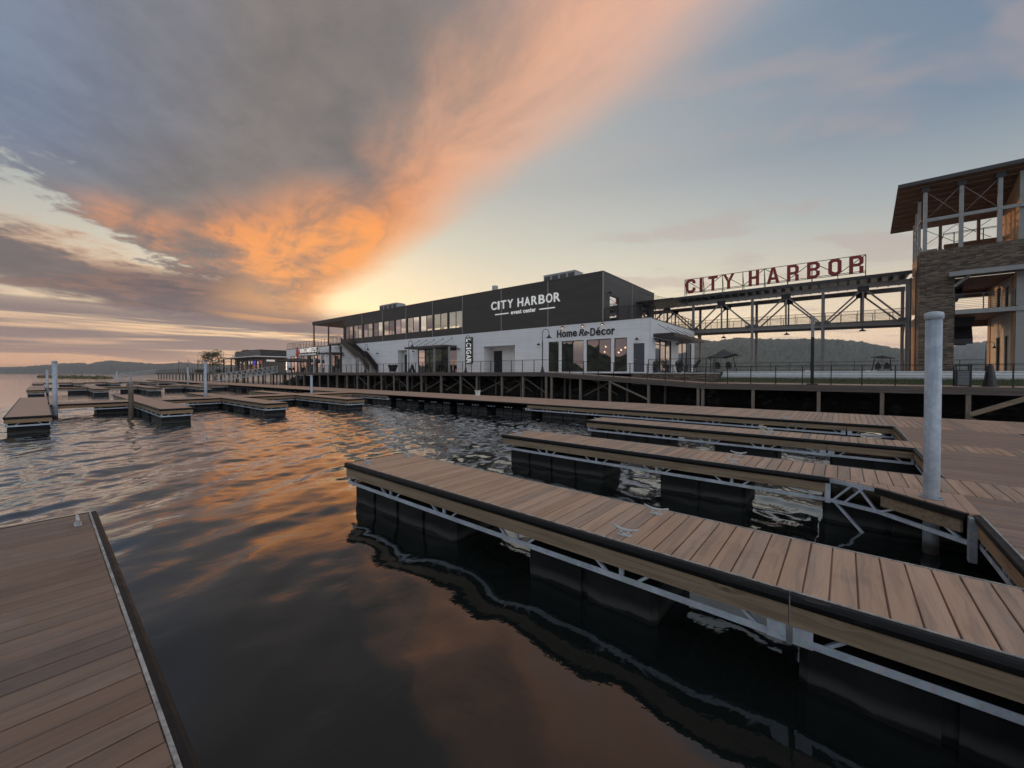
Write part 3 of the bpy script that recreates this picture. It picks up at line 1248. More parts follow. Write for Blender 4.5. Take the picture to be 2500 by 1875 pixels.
# main dock along the boardwalk
MY0, MY1 = 15.50, 19.20
mfl = []
x = -120.0
while x < 6:
    mfl.append((x, x + 2.4))
    x += 3.05 if int(x) % 3 else 4.1
main = dock('main_dock', 'broad main dock running parallel to the boardwalk from the pile into the distance', 'dock', 'x', -122.0, 8.0, MY0, MY1, [f for f in mfl if f[0] > -66], [(-9.0, 7.0)], [(-122.0, -9.0), (7.0, 8.0)],
            gaps=[(-1, CX0, CX1), (-1, -31.2, -29.0), (-1, -63.9, -61.7), (-1, -96.6, -94.4)], ends=(True, True), fine=False, module=[-12.0, -24.2, -36.4, -48.6, -60.8, -75.0, -90.0, .08],
            cleats=[(-1.46, 15.7), (-9.0, 15.7), (-16.0, 15.7)], pitch=1.22)
q = MB()
q.box(-18.95, -18.70, 18.75, 18.95, DECK, DECK + .28)
q.box(-18.99, -18.66, 18.71, 18.99, DECK + .281, DECK + .34)
solo('dock_box', q, M['white_trim'], 'small white service box standing on the main dock', 'dock box', (-18.82, 18.85, DECK))

# piers farther off: cross walkway with fingers on both sides
ROWS = [(-.80, .22), (3.20, 4.24), (7.10, 8.10), (11.30, 12.32)]
ROWN = ['outermost', 'second', 'third', 'innermost']
PIERN = ['first pier across the open water', 'pier behind that one, half way up the lake', 'small farthest pier near the weedy island']
for pi, cx in enumerate((-31.2, -63.9, -96.6)):
    fine = False
    for ri, (y0, y1) in enumerate(ROWS):
        xa, xb = cx - 7.3, cx + 9.4
        fl = [(xa + .1, xa + 2.6), (xa + 4.2, xa + 6.2), (cx + .1, cx + 3.0), (xb - 5.2, xb - 3.4), (xb - 2.5, xb - .1)]
        if ri == 0:
            fl = [(xa + .1, xa + 2.6), (cx - .5, cx + 2.6), (xb - 2.6, xb - .1)]
        dock('finger_dock', ROWN[ri] + ' finger dock of the ' + PIERN[pi], 'dock', 'x', xa, xb, y0, y1, fl, (), [(xa + .02, xb - .02)],
             gaps=[(-1, cx, cx + 2.2), (1, cx, cx + 2.2)] if ri else [(1, cx, cx + 2.2)], ends=(True, True), fine=fine, group='finger docks of the piers farther off', module=None)
    ys = [(.22, 3.20), (4.24, 7.10), (8.10, 11.30), (12.32, MY0)]
    t = thing('walkway_dock', 'narrow cross walkway of the ' + PIERN[pi], 'dock', (cx, .22, 0), group='cross walkways of the piers farther off')
    for a, b in ys:
        db = DB('y')
        db.sbox(a + .06, b - .06, cx + .018, cx + 2.2 - .018, DECK - .028, DECK)
        part('decking', db, M['deck_x'], t)
        for sgn, tt in ((-1, cx), (1, cx + 2.2)):
            db = DB('y')
            bumper(db, a + .06, b - .06, tt, sgn)
            part('bumper', db, M['rubber'], t)
            db = DB('y')
            db.sbox(a + .06, b - .06, tt + sgn * .030, tt - sgn * .012, .438, DECK - .086)
            part('fascia_board', db, M['pine_y'], t)
            truss_side(t, 'y', a + .08, b - .08, tt + sgn * .012, 1.4, True, tt - sgn)
        db = DB('y')
        float_shape(db, a + 1.6, b - .1, cx + .2, cx + 2.0)
        part('float', db, M['float'], t)


# ------------------------------------------------------------------ piles
def steel_pile(x, y, r, top, label):
    t = thing('steel_pile', label, 'pile', (x, y, -1.0), group='steel piles holding the docks')
    q = MB()
    q.tube([(x, y, -1.0), (x, y, top)], r, 24)
    part('shaft', q, M['pile'], t)
    q = MB()
    q.lathe(x, y, [(0, top + .035), (r * .6, top + .033), (r * 1.10, top + .02), (r * 1.16, top - .01), (r * 1.16, top - .055), (r * 1.02, top - .06)], 24)
    part('cap', q, M['galv'], t)
    return t


steel_pile(.82, 6.86, .073, 2.86, 'thick galvanised steel pile standing close through the braced dock corner')
steel_pile(-28.75, .42, .088, 2.72, 'tall steel pile behind the nearest end of the first far pier, leftmost large one')
steel_pile(-31.45, 6.8, .083, 2.86, 'steel pile in front of the pale gangway, beside the third far finger')
steel_pile(-29.9, 12.75, .085, 1.98, 'short steel pile in front of the boardwalk posts, by the innermost far finger')
steel_pile(-61.4, .4, .09, 2.5, 'distant steel pile at far left behind the tall one')
steel_pile(-70.8, 13.3, .09, 2.95, 'distant thin steel pile before the far boardwalk railing')
steel_pile(-96.0, 8.4, .1, 2.4, 'distant steel pile near the weedy island')

t = thing('timber_pile', 'old dark timber pile with a grey pole on top among the far fingers', 'pile', (-27.0, 2.85, -1.0))
q = MB()
q.tube([(-27.0, 2.85, -1.0), (-27.03, 2.86, .5), (-26.98, 2.85, 1.15), (-27.0, 2.84, 1.45)], [.115, .105, .098, .08], 12)
part('trunk', q, M['old_wood'], t)
q = MB()
q.tube([(-27.0, 2.85, 1.3), (-27.0, 2.85, 2.12)], .04, 12)
part('pole', q, M['galv_dull'], t)

# ------------------------------------------------------------------ boardwalk (B frame)
def zb(x):
    """Boardwalk level: high along the building, a ramp, then low in front of the lawn."""
    if x <= -20.5:
        return 2.25
    if x >= -7.4:
        return 1.47
    t = (x + 20.5) / 13.1
    return 2.25 + (1.47 - 2.25) * t


BWX = [-88.0, -20.5, -7.4, 14.0]
bw = thing('boardwalk', None, None, (-20.0, 29.0, 0.0), 'B', kind='structure')
for i, (a, b) in enumerate(zip(BWX, BWX[1:])):
    back = (32.6, 31.75, 33.2)[i]
    q = MB()
    q.raw([(a, 29.05, zb(a) - .04), (b, 29.05, zb(b) - .04), (b, back, zb(b) - .04), (a, back, zb(a) - .04), (a, 29.05, zb(a)), (b, 29.05, zb(b)), (b, back, zb(b)), (a, back, zb(a))],
          [(0, 3, 2, 1), (4, 5, 6, 7), (0, 1, 5, 4), (1, 2, 6, 5), (2, 3, 7, 6), (3, 0, 4, 7)])
    part('decking', q, M['deck_y'], bw)
    for o, y, h in ((0.0, 28.995, .19), (.20, 29.02, .17)):
        q = MB()
        z0, z1 = zb(a) - o, zb(b) - o
        q.raw([(a, y, z0 - h), (b, y, z1 - h), (b, y + .05, z1 - h), (a, y + .05, z0 - h), (a, y, z0 + (.01 if o == 0 else 0)), (b, y, z1 + (.01 if o == 0 else 0)), (b, y + .05, z1), (a, y + .05, z0)],
              [(0, 3, 2, 1), (4, 5, 6, 7), (0, 1, 5, 4), (1, 2, 6, 5), (2, 3, 7, 6), (3, 0, 4, 7)])
        part('fascia_board', q, M['fascia_dark'], bw)
POSTX = [-52.2, -49.4, -46.25, -43.5, -40.7, -38.0, -34.5, -31.4, -29.0, -25.6, -23.0, -20.4, -19.83, -16.95, -14.3, -11.2, -7.75, -7.45, -4.48, -1.16, 1.56, 4.68, 8.0]
x = -55.0
while x > -88:
    POSTX.append(x)
    x -= 2.8
for x in POSTX:
    z1 = zb(x) - .2
    q = MB()
    w = .085
    q.box(x - w, x + w, 29.08, 29.25, -.8, z1)
    part('post', q, M['pine_z'], bw)
    if x < -8:
        q = MB()
        q.box(x - .07 + .4, x + .07 + .4, 31.6, 31.75, -.8, z1 - .05)
        part('post', q, M['pine_z'], bw)
for x0, x1, up in [(-16.95, -14.3, 1), (-25.6, -23.0, 1), (-31.4, -29.0, 0), (-34.5, -31.4, 1), (-29.0, -25.6, 1), (-23.0, -20.4, 0), (-38.0, -34.5, 1), (-40.7, -38.0, 1), (-43.5, -40.7, 0), (-46.25, -43.5, 1), (-49.4, -46.25, 1), (-52.2, -49.4, 0)]:
    q = MB()
    za, zc = (.25, 1.6) if up else (1.75, .3)
    q.beam((x0, 29.32 + .5 * up, za), (x1, 29.32 + .5 * up, min(zc, zb(x1) - .3)), .05, .12)
    part('brace', q, M['brace_wood'], bw)
    if up:
        q = MB()
        q.beam((x0 + .1, 30.6, 1.7), (x1, 30.6, .4), .05, .12)
        part('brace', q, M['brace_wood'], bw)
q = MB()
q.beam((-14.3, 29.03, 1.50), (-11.25, 29.03, .22), .05, .13)
part('brace', q, M['pine_z'], bw, label='pale diagonal brace nailed to the front posts')
q = MB()
q.beam((4.72, 29.03, .12), (6.9, 29.03, 1.22), .06, .22)
part('brace', q, M['pine'], bw, label='wide pale plank bracing the last post')
for y in (29.4, 31.5):
    q = MB()
    for a, b in zip(BWX, BWX[1:]):
        q.beam((a, y, zb(a) - .2), (b, y, zb(b) - .2), .08, .26)
    part('bearer', q, M['old_wood'], bw)


def cable_rail(name, label, pts, h=1.14, step=1.335, group=None, cables=7, mat='dark_metal', rad=.006, post=.025, start=0.0, frame='B', cat='railing'):
    """Railing along a polyline of (x, y, z): posts, a flat top rail and stretched cables."""
    P = [Vector(p) for p in pts]
    t = thing(name, label, cat, tuple(P[0]), frame, group)
    q = MB()
    for a, b in zip(P, P[1:]):
        q.beam(a + Vector((0, 0, h - .02)), b + Vector((0, 0, h - .02)), .06, .035)
    part('top_rail', q, M[mat], t)
    total = sum((b - a).length for a, b in zip(P, P[1:]))
    d = start
    while d <= total + 1e-3:
        r, pos = d, P[-1]
        for a, b in zip(P, P[1:]):
            L = (b - a).length
            if r <= L + 1e-6:
                pos = a + (b - a) * (r / L)
                break
            r -= L
        q = MB()
        q.box(pos.x - post, pos.x + post, pos.y - post, pos.y + post, pos.z, pos.z + h - .037)
        q.box(pos.x - post * 2.2, pos.x + post * 2.2, pos.y - post * 2.2, pos.y + post * 2.2, pos.z, pos.z + .012)
        part('post', q, M[mat], t)
        d += step
    for i in range(cables):
        z = .10 + (h - .2) * i / (cables - 1)
        q = MB()
        q.tube([a + Vector((0, 0, z)) for a in P], rad, 4)
        part('cable', q, M[mat], t)
    return t


cable_rail('cable_railing', 'long dark cable railing on the boardwalk in front of the white shops', [(-86.0, 29.12, 2.25), (-20.63, 29.12, 2.25)], start=.2)
cable_rail('cable_railing', 'dark cable railing sloping down the ramp beside the stone wall', [(-20.60, 29.12, 2.245), (-7.32, 29.12, 1.47)], start=1.3)
cable_rail('cable_railing', 'dark cable railing on the low boardwalk before the white steps', [(-7.28, 29.12, 1.47), (13.0, 29.12, 1.47)], start=.0)

# rocky bank under the boardwalk
q = MB()
rr = random.Random(5)
for i in range(900):
    x = rr.uniform(-88, 14)
    t = rr.random() ** .8
    y = 31.8 + t * 4.0 + rr.uniform(-.3, .3)
    z = -.35 + t * 1.9 + rr.uniform(-.1, .1)
    s = rr.uniform(.16, .42)
    vs = []
    for a in range(5):
        th = a * 2 * math.pi / 5 + rr.uniform(-.3, .3)
        vs.append((x + s * math.cos(th) * rr.uniform(.8, 1.3), y + s * math.sin(th) * rr.uniform(.7, 1.0), z + rr.uniform(-.2, .05) * s))
    top = (x + rr.uniform(-.1, .1), y, z + s * rr.uniform(.5, .8))
    i0 = len(q.v)
    q.raw(vs + [top], [(a, (a + 1) % 5, 5) for a in range(5)])
bank = solo('rocks', q, M['rock'], 'dark rubble bank heaped under the boardwalk', 'rocks', (-30, 32, 0), 'B', kind='stuff')

# ground behind: bank slope, plaza, lawn
q = MB()
q.raw([(-88, 31.4, -.6), (14, 31.4, -.6), (14, 36.2, 1.45), (-88, 36.2, 1.7), (14, 30.0, -1.2), (-88, 30.0, -1.2)], [(0, 1, 2, 3), (5, 4, 1, 0)])
solo('ground', q, M['rock'], at=(0, 32, 0), frame='B', kind='structure')
q = MB()
q.raw([(-12.2, 31.9, 2.2), (-7.9, 31.9, 2.2), (-7.9, 37.25, 2.2), (40, 37.25, 2.26), (40, 66, 2.26), (-12.2, 66, 2.2)], [(0, 1, 2, 5), (2, 3, 4, 5)])
q.raw([(-150, 45.6, 2.2), (-12.2, 45.6, 2.2), (-12.2, 66, 2.2), (-150, 66, 2.2)], [(0, 1, 2, 3)])
q.raw([(-150, 66, 2.2), (40, 66, 2.2), (40, 66, -2), (-150, 66, -2)], [(0, 1, 2, 3)])
q.raw([(40, 29, 2.26), (40, 66, 2.26), (40, 66, -2), (40, 29, -2)], [(0, 1, 2, 3)])
solo('pavement', q, M['paving'], at=(0, 45, 2.2), frame='B', kind='structure')

# lawn strip and white terraced seat walls
q = MB()
q.raw([(-7.7, 33.18, 1.46), (14, 33.18, 1.46), (14, 36.05, 1.78), (-7.7, 36.05, 1.78)], [(0, 1, 2, 3)])
m, k, b = material('lawn soil')
b.inputs['Base Color'].default_value = (.06, .07, .028, 1)
solo('lawn', q, m, at=(0, 34, 1.5), frame='B', kind='structure')
q = MB()
rr = random.Random(9)
for i in range(9000):
    x, t = rr.uniform(-7.6, 9.5), rr.random()
    y, z = 33.2 + 2.8 * t, 1.465 + .315 * t
    h, a = rr.uniform(.05, .11), rr.uniform(0, 6.28)
    dx, dy = math.cos(a) * .012, math.sin(a) * .012
    q.raw([(x - dx, y - dy, z), (x + dx, y + dy, z), (x + rr.uniform(-.03, .03), y + rr.uniform(-.03, .03), z + h)], [(0, 1, 2)])
solo('grass', q, leaf_mat('grass blades', (.055, .075, .02), (.10, .12, .04)), 'short green grass strip below the white steps', 'grass', (0, 34, 1.5), 'B', kind='stuff')
st = thing('terraced_steps', 'long white concrete terraced seat steps above the grass strip', 'steps', (-7.7, 36.05, 1.6), 'B')
for i in range(3):
    q = MB()
    z0 = 1.60 + (.0 if i == 0 else .18 * i + .14)
    q.box(-7.7, 40.0, 36.06 + .40 * i, 36.06 + .40 * (i + 1) + (.05 if i < 2 else .4), 1.5, 1.76 + .175 * (i + 1) - .035)
    part('step', q, M['concrete'], st)
    q = MB()
    q.box(-7.72, 40.0, 36.03 + .40 * i, 36.06 + .40 * (i + 1) - .002 + (.38 if i == 2 else 0), 1.76 + .175 * (i + 1) - .033, 1.76 + .175 * (i + 1))
    part('tread', q, M['white_trim'], st)
# stone retaining wall of the shop terrace
rw = thing('retaining_wall', 'dark stone retaining wall with a pale cap below the rocking chairs', 'wall', (-12.3, 31.85, 1.4), 'B')
q = MB()
q.box(-13.6, -7.75, 31.86, 32.2, 1.2, 2.13)
q.box(-8.05, -7.75, 32.2, 36.05, 1.2, 2.13)
part('stonework', q, M['stone'], rw)
q = MB()
q.box(-13.65, -7.72, 31.80, 32.25, 2.132, 2.205)
q.box(-8.10, -7.72, 32.25, 36.05, 2.132, 2.205)
part('cap', q, M['concrete'], rw)
cable_rail('cable_railing', 'upper dark railing on the stone wall before the rocking chairs', [(-12.25, 31.98, 2.205), (-7.9, 31.98, 2.205), (-7.9, 36.0, 2.205)], 1.1, 1.45)
cable_rail('cable_railing', 'thin far railing along the back edge of the plaza', [(-30.0, 62.0, 2.2), (24.0, 62.0, 2.26)], 1.35, 2.1, cables=5, rad=.012)


# ------------------------------------------------------------------ street lamps with gooseneck
def lamp_post(x, y, label, zz=2.25, hgt=3.95, frame='B', e=1.0):
    t = thing('street_lamp', label, 'street lamp', (x, y, zz), frame, 'gooseneck lamps along the boardwalk')
    q = MB()
    q.lathe(x, y, [(.21 * e, zz), (.20 * e, zz + .06), (.14 * e, zz + .12), (.085 * e, zz + .42), (.06 * e, zz + .55)], 12)
    part('base', q, M['black_paint'], t)
    q = MB()
    q.tube([(x, y, zz + .4), (x, y, zz + hgt - 1.05 * e)], .048 * e, 10)
    part('post', q, M['black_paint'], t)
    q = MB()
    pts = [(x, y, zz + hgt - 1.05 * e)]
    r = .36 * e
    for i in range(13):
        a = math.pi - math.pi * i / 12
        pts.append((x + r + r * math.cos(a), y, zz + hgt - r + r * math.sin(a)))
    pts.append((x + 2 * r, y, zz + hgt - r - .18 * e))
    q.tube(pts, .026 * e, 8)
    part('gooseneck', q, M['black_paint'], t)
    q = MB()
    hz_ = zz + hgt - r - .18 * e
    q.lathe(x + 2 * r, y, [(rr_ * e, hz_ + dz_ * e) for rr_, dz_ in ((.03, .03), (.06, 0), (.08, -.10), (.16, -.20), (.27, -.27), (.27, -.285), (.14, -.21), (.0, -.2))], 14)
    sh = part('shade', q, M['black_paint'], t)
    return t


lamp_post(-21.4, 30.0, 'gooseneck street lamp beside the furniture shop windows')
lamp_post(-31.5, 30.0, 'gooseneck street lamp standing against the tall cigar sign')
lamp_post(-41.55, 30.0, 'gooseneck street lamp at the near end of the cigar shop canopy')
lamp_post(-51.6, 30.0, 'gooseneck street lamp at the foot of the outside stairs')
lamp_post(-66.0, 30.0, 'gooseneck street lamp before the steakhouse entrance')
t = thing('utility_bollard', 'dark tapering bollard with a wide foot at the right edge by the bin', 'bollard', (5.64, 30.5, 1.47), 'B')
q = MB()
q.lathe(5.64, 30.5, [(.27, 1.47), (.26, 1.52), (.20, 1.9), (.13, 2.5), (.09, 2.58), (0, 2.6)], 4)
part('body', q, M['black_paint'], t)
q = MB()
q.lathe(5.64, 30.5, [(.33, 1.47), (.33, 1.495), (.28, 1.5)], 4)
part('foot', q, M['black_paint'], t)

# tall pole at the railing, light on its upper half painted as a paler tone
t = thing('tall_post', 'tall square post, painted pale above where light falls and black below, standing at the low railing', 'post', (-1.48, 29.35, 1.47), 'B')
q = MB()
q.box(-1.56, -1.40, 29.27, 29.43, 1.50, 4.30)
part('lower_shaft', q, M['black_paint'], t)
q = MB()
q.box(-1.56, -1.40, 29.27, 29.43, 4.302, 5.5)
q.box(-1.575, -1.385, 29.255, 29.445, 5.5, 5.56)
part('upper_shaft', q, M['beam_pale'], t)
q = MB()
q.box(-1.75, -1.21, 29.10, 29.60, 1.472, 1.53)
part('base_plate', q, M['black_paint'], t)

# litter bin
t = thing('litter_bin', 'square litter bin with grey side panel and black frame on the low boardwalk', 'bin', (4.68, 30.4, 1.47), 'B')
q = MB()
q.box(4.44, 4.92, 30.16, 30.64, 1.5, 2.32)
part('body', q, M['black_paint'], t)
q = MB()
q.box(4.48, 4.88, 30.135, 30.158, 1.54, 2.28)
part('front_panel', q, plain('bin panel', (.16, .19, .20), .5, .1), t)
for sx in (4.42, 4.94):
    for sy in (30.14, 30.66):
        q = MB()
        q.box(sx - .025, sx + .025, sy - .025, sy + .025, 1.472, 2.52)
        part('frame_post', q, M['black_paint'], t)
q = MB()
q.box(4.38, 4.98, 30.10, 30.70, 2.52, 2.58)
part('lid', q, M['black_paint'], t)

# ------------------------------------------------------------------ garden swings and chairs on the plaza
def canopy_swing(at, label, mat, spread, tilt, h=1.95, peak=.55):
    e = h / 1.9
    x, y, z = at
    t = thing('canopy_swing', label, 'swing', at, 'B', 'canopy swings on the plaza')
    for sx in (-1, 1):
        q = MB()
        pts = []
        for i in range(9):
            a = i / 8
            pts.append((x + sx * (spread * (1.0 - .18 * math.sin(a * math.pi / 2) ** 2)), y + .55 - 1.05 * math.sin(a * 1.5) * .6, z + h * .92 * a))
        q.tube(pts, .035, 8)
        part('arm', q, M['black_paint'], t)
        q = MB()
        q.tube([(x + sx * spread, y - .7, z + .03), (x + sx * spread, y + .75, z + .03)], .035, 8)
        part('foot', q, M['black_paint'], t)
    q = MB()
    q.tube([(x - spread, y + .6, z + .05), (x + spread, y + .6, z + .05)], .03, 8)
    part('crossbar', q, M['black_paint'], t)
    n = 8
    w, d = spread * 1.18, .95
    vs, fs = [], []
    for i in range(n + 1):
        for j in range(n + 1):
            a, b = i / n * 2 - 1, j / n * 2 - 1
            m_ = max(abs(a), abs(b))
            zz = z + h + peak * (1 - m_) ** 1.25 - peak * .35 * m_ ** 2 * (1 - (abs(a) * abs(b))) + tilt[0] * a + tilt[1] * b
            vs.append((x + a * w, y - .1 + b * d, zz))
    for i in range(n):
        for j in range(n):
            fs.append((i * (n + 1) + j, (i + 1) * (n + 1) + j, (i + 1) * (n + 1) + j + 1, i * (n + 1) + j + 1))
    q = MB()
    q.raw(vs, fs, True)
    q.raw([(a, b, c - .025) for a, b, c in vs], [tuple(reversed(f)) for f in fs], True)
    part('canopy', q, mat, t)
    q = MB()
    q.lathe(x, y - .1, [(.05, z + h + peak * .95), (.09, z + h + peak + .08), (.03, z + h + peak + .16), (0, z + h + peak + .18)], 10)
    part('finial', q, M['galv_dull'], t)
    for sx in (-1, 1):
        cx = x + sx * spread * .45
        q = MB()
        q.box(cx - .27 * e, cx + .27 * e, y - .30, y + .18, z + .42 * e, z + .49 * e)
        part('seat', q, M['black_paint'], t)
        q = MB()
        pts = [(cx + px_ * e, z + pz_ * e) for px_, pz_ in ((-.27, .50), (.27, .50), (.27, .95), (.17, 1.08), (.09, 1.22), (-.09, 1.22), (-.17, 1.08), (-.27, .95))]
        q.prism(pts, 'y', y - .36, y - .30)
        part('backrest', q, M['black_paint'], t)
        for o in (-.2, .2):
            q = MB()
            q.tube([(cx + o, y - .05, z + .49 * e), (cx + o, y - .05, z + h + .02)], .012, 6)
            part('hanger', q, M['black_paint'], t)
    return t


canopy_swing((-8.25, 40.0, 2.2), 'grey canopy swing with two hanging seats below the bridge, near the shop', M['canvas_grey'], .98, (.12, .0), 1.55, .60)
canopy_swing((2.46, 42.0, 2.24), 'low brown canopy swing with a curved arm in front of the hills by the tower', M['canvas_brown'], .56, (-.05, .02), 1.15, .16)


def rocking_chair(at, rz, label):
    t = thing('rocking_chair', label, 'chair', (0, 0, 0), 'W', 'rocking chairs on the shop terrace')
    q = MB()
    q.raw([(-.27, -.25, .40), (.27, -.25, .40), (.27, .30, .46), (-.27, .30, .46), (-.27, -.25, .43), (.27, -.25, .43), (.27, .30, .49), (-.27, .30, .49)],
          [(0, 3, 2, 1), (4, 5, 6, 7), (0, 1, 5, 4), (1, 2, 6, 5), (2, 3, 7, 6), (3, 0, 4, 7)])
    part('seat', q, M['black_paint'], t)
    for i in range(5):
        x = -.22 + .11 * i
        q = MB()
        q.beam((x, -.24, .42), (x * 1.15, -.60, 1.10 - abs(i - 2) * .03), .085, .02, (0, 1, 0))
        part('back_slat', q, M['black_paint'], t)
    for sx in (-1, 1):
        q = MB()
        q.tube([(sx * .30, -.62, .13), (sx * .30, -.3, .03), (sx * .30, .1, .02), (sx * .30, .5, .09)], .028, 6)
        part('rocker', q, M['black_paint'], t)
        q = MB()
        q.box(sx * .30 - .04, sx * .30 + .04, -.32, .36, .64, .67)
        part('armrest', q, M['black_paint'], t)
        for y in (-.25, .28):
            q = MB()
            q.box(sx * .30 - .025, sx * .30 + .025, y - .025, y + .025, .03, .64)
            part('leg', q, M['black_paint'], t)
    place(t, at, 'B', rz)
    return t


rocking_chair((-11.4, 34.2, 2.2), R(-110), 'black slatted rocking chair nearest the shop corner door')
rocking_chair((-9.7, 35.2, 2.2), R(80), 'black slatted rocking chair facing away, farther from the shop corner')


def shrub(at, r, h, n, label, name='shrub', cat='shrub', mat='leaf_dark', frame='B', leaf=.06, pot=None):
    x, y, z = at
    t = thing(name, label, cat, at, frame)
    rr = random.Random(int(abs(x * 100 + y)))
    q = MB()
    for i in range(n):
        while True:
            a, b, c = rr.uniform(-1, 1), rr.uniform(-1, 1), rr.uniform(-1, 1)
            if a * a + b * b + c * c < 1:
                break
        p = Vector((x + a * r, y + b * r, z + (.25 if pot else 0) + h * .55 + c * h * .45))
        u = Vector((rr.uniform(-1, 1), rr.uniform(-1, 1), rr.uniform(-1, 1))).normalized()
        w = u.cross(Vector((rr.uniform(-1, 1), rr.uniform(-1, 1), rr.uniform(-1, 1)))).normalized()
        s = leaf * rr.uniform(.6, 1.3)
        q.poly([p - u * s, p + w * s * .5, p + u * s, p - w * s * .5])
    part('foliage', q, M[mat], t)
    q = MB()
    for i in range(4):
        a = i * 1.6
        q.tube([(x, y, z), (x + math.cos(a) * r * .4, y + math.sin(a) * r * .4, z + h * .6)], [.02, .008], 5)
    part('stem', q, M['bark'], t)
    if pot:
        q = MB()
        q.lathe(x, y, [(pot * .7, z), (pot, z + .42), (pot * .9, z + .42), (0, z + .36)], 12)
        part('pot', q, M['black_paint'], t)
    return t


shrub((-10.6, 34.6, 2.2), .34, .85, 420, 'leafy potted plant between the two rocking chairs', 'potted_plant', 'plant', pot=.24)
shrub((-12.0, 33.0, 2.2), .30, .8, 300, 'dark potted plant close to the shop corner', 'potted_plant', 'plant', pot=.22)

# ------------------------------------------------------------------ wall, window, door helpers (B frame)
def wall_x(q, x0, x1, z0, z1, ops, y0, y1):
    """Wall along x with rectangular openings (xa, xb, za, zb), as butted blocks."""
    xs = sorted({x0, x1, *[o[0] for o in ops], *[o[1] for o in ops]})
    xs = [x for x in xs if x0 <= x <= x1]
    for a, b in zip(xs, xs[1:]):
        mid = (a + b) / 2
        cut = sorted([(o[2], o[3]) for o in ops if o[0] < mid < o[1]])
        z = z0
        for c, d in cut:
            if c > z + 1e-6:
                q.box(a, b, y0, y1, z, c)
            z = d
        if z < z1 - 1e-6:
            q.box(a, b, y0, y1, z, z1)


def wall_y(q, y0, y1, z0, z1, ops, x0, x1):
    s = MB()
    wall_x(s, y0, y1, z0, z1, ops, x0, x1)
    q.raw([(b, a, c) for a, b, c in s.v], s.f)


def window(parent, x0, x1, z0, z1, y, bars=1, fw=.06, mat='dark_metal', glass='glass', axis='x', name='window', head=None):
    """Framed glazing set into an opening; y is the outer face of the frame."""
    q = MB()
    d0, d1 = y, y + .09

    def bx(a, b, c, d, e0=d0, e1=d1):
        if axis == 'x':
            q.box(a, b, e0, e1, c, d)
        else:
            q.box(e0, e1, a, b, c, d)
    bx(x0, x0 + fw, z0, z1)
    bx(x1 - fw, x1, z0, z1)
    bx(x0 + fw, x1 - fw, z0, z0 + fw)
    bx(x0 + fw, x1 - fw, z1 - fw, z1)
    n = bars + 1
    p = (x1 - x0) / n
    for i in range(1, n):
        bx(x0 + i * p - fw / 2, x0 + i * p + fw / 2, z0 + fw, z1 - fw)
    if head:
        bx(x0 + fw, x1 - fw, head, head + fw, d0 + .005, d1 - .005)
    w = part(name, q, M[mat], parent)
    for i in range(n):
        a = x0 + i * p + (fw if i == 0 else fw / 2)
        b = x0 + (i + 1) * p - (fw if i == n - 1 else fw / 2)
        g = MB()
        yy = y + .045
        if axis == 'x':
            g.poly([(a, yy, z0 + fw), (b, yy, z0 + fw), (b, yy, z1 - fw), (a, yy, z1 - fw)])
        else:
            g.poly([(yy, a, z0 + fw), (yy, b, z0 + fw), (yy, b, z1 - fw), (yy, a, z1 - fw)])
        part('pane', g, M[glass], w)
    return w


def door(parent, x0, x1, z0, z1, y, mat='door_grey', leaves=1, axis='x'):
    q = MB()
    p = (x1 - x0) / leaves
    for i in range(leaves):
        a, b = x0 + i * p + .01, x0 + (i + 1) * p - .01
        if axis == 'x':
            q.box(a, b, y, y + .05, z0 + .01, z1 - .01)
        else:
            q.box(y, y + .05, a, b, z0 + .01, z1 - .01)
    d = part('door', q, M[mat], parent)
    q = MB()
    if axis == 'x':
        q.box(x0 + .10, x0 + .22, y - .05, y, z0 + 1.02, z0 + 1.07)
    else:
        q.box(y - .05, y, x0 + .10, x0 + .22, z0 + 1.02, z0 + 1.07)
    part('handle', q, M['galv_dull'], d)
    return d


# ------------------------------------------------------------------ event centre
G0 = 2.25
FY = 32.0
ec = thing('event_center_building', 'long two-storey building, white siding below and dark panels above, with shops', 'building', (-47.0, FY, G0), 'B')
HRW = [(-22.07, -20.90, 0), (-20.59, -18.22, 1), (-17.93, -15.54, 1), (-15.26, -14.09, 0)]
BMW = [(-81.3, -78.55, 5.38, 1), (-78.45, -77.2, 5.38, 0), (-77.04, -74.6, 5.32, 1), (-74.3, -71.83, 5.32, 1), (-71.55, -69.2, 5.28, 1), (-68.86, -67.66, 5.26, 0)]
CIG = (-42.35, -35.02, G0, 5.18)
ENT = (-65.66, -61.99, G0, 5.20)
AL = (-30.67, -26.25, G0, 5.02)
D2 = (-46.75, -44.67, G0, 5.2)
ops = [(a, b, G0 + .05, 5.19) for a, b, n in HRW] + [(a, b, G0 + .05, t) for a, b, t, n in BMW] + [CIG, ENT, AL, D2, (-13.54, -12.60, G0, 4.65), (-60.33, -58.65, G0, 4.6)]
q = MB()
wall_x(q, -83.1, -12.2, G0 - .1, 6.70, ops, FY, FY + .22)
part('front_wall', q, M['white_siding'], ec)
side_ops = [(33.45, 37.75, G0, 5.15), (39.9, 44.5, G0 + .05, 5.25)]
q = MB()
wall_y(q, FY + .222, 45.4, G0 - .1, 6.70, side_ops, -12.42, -12.2)
part('side_wall', q, M['white_siding'], ec)
q = MB()
wall_y(q, FY + .222, 45.4, G0 - .1, 6.70, [], -83.1, -82.9)
q.box(-83.1, -12.2, 45.402, 45.6, G0 - .1, 6.70)
part('back_wall', q, M['white_siding'], ec)
q = MB()
q.box(-82.88, -12.44, FY + .24, 45.38, 6.45, 6.62)
part('flat_roof', q, M['trim_brown'], ec)
q = MB()
q.box(-83.14, -61.3, FY - .03, FY + .25, 6.702, 6.78)
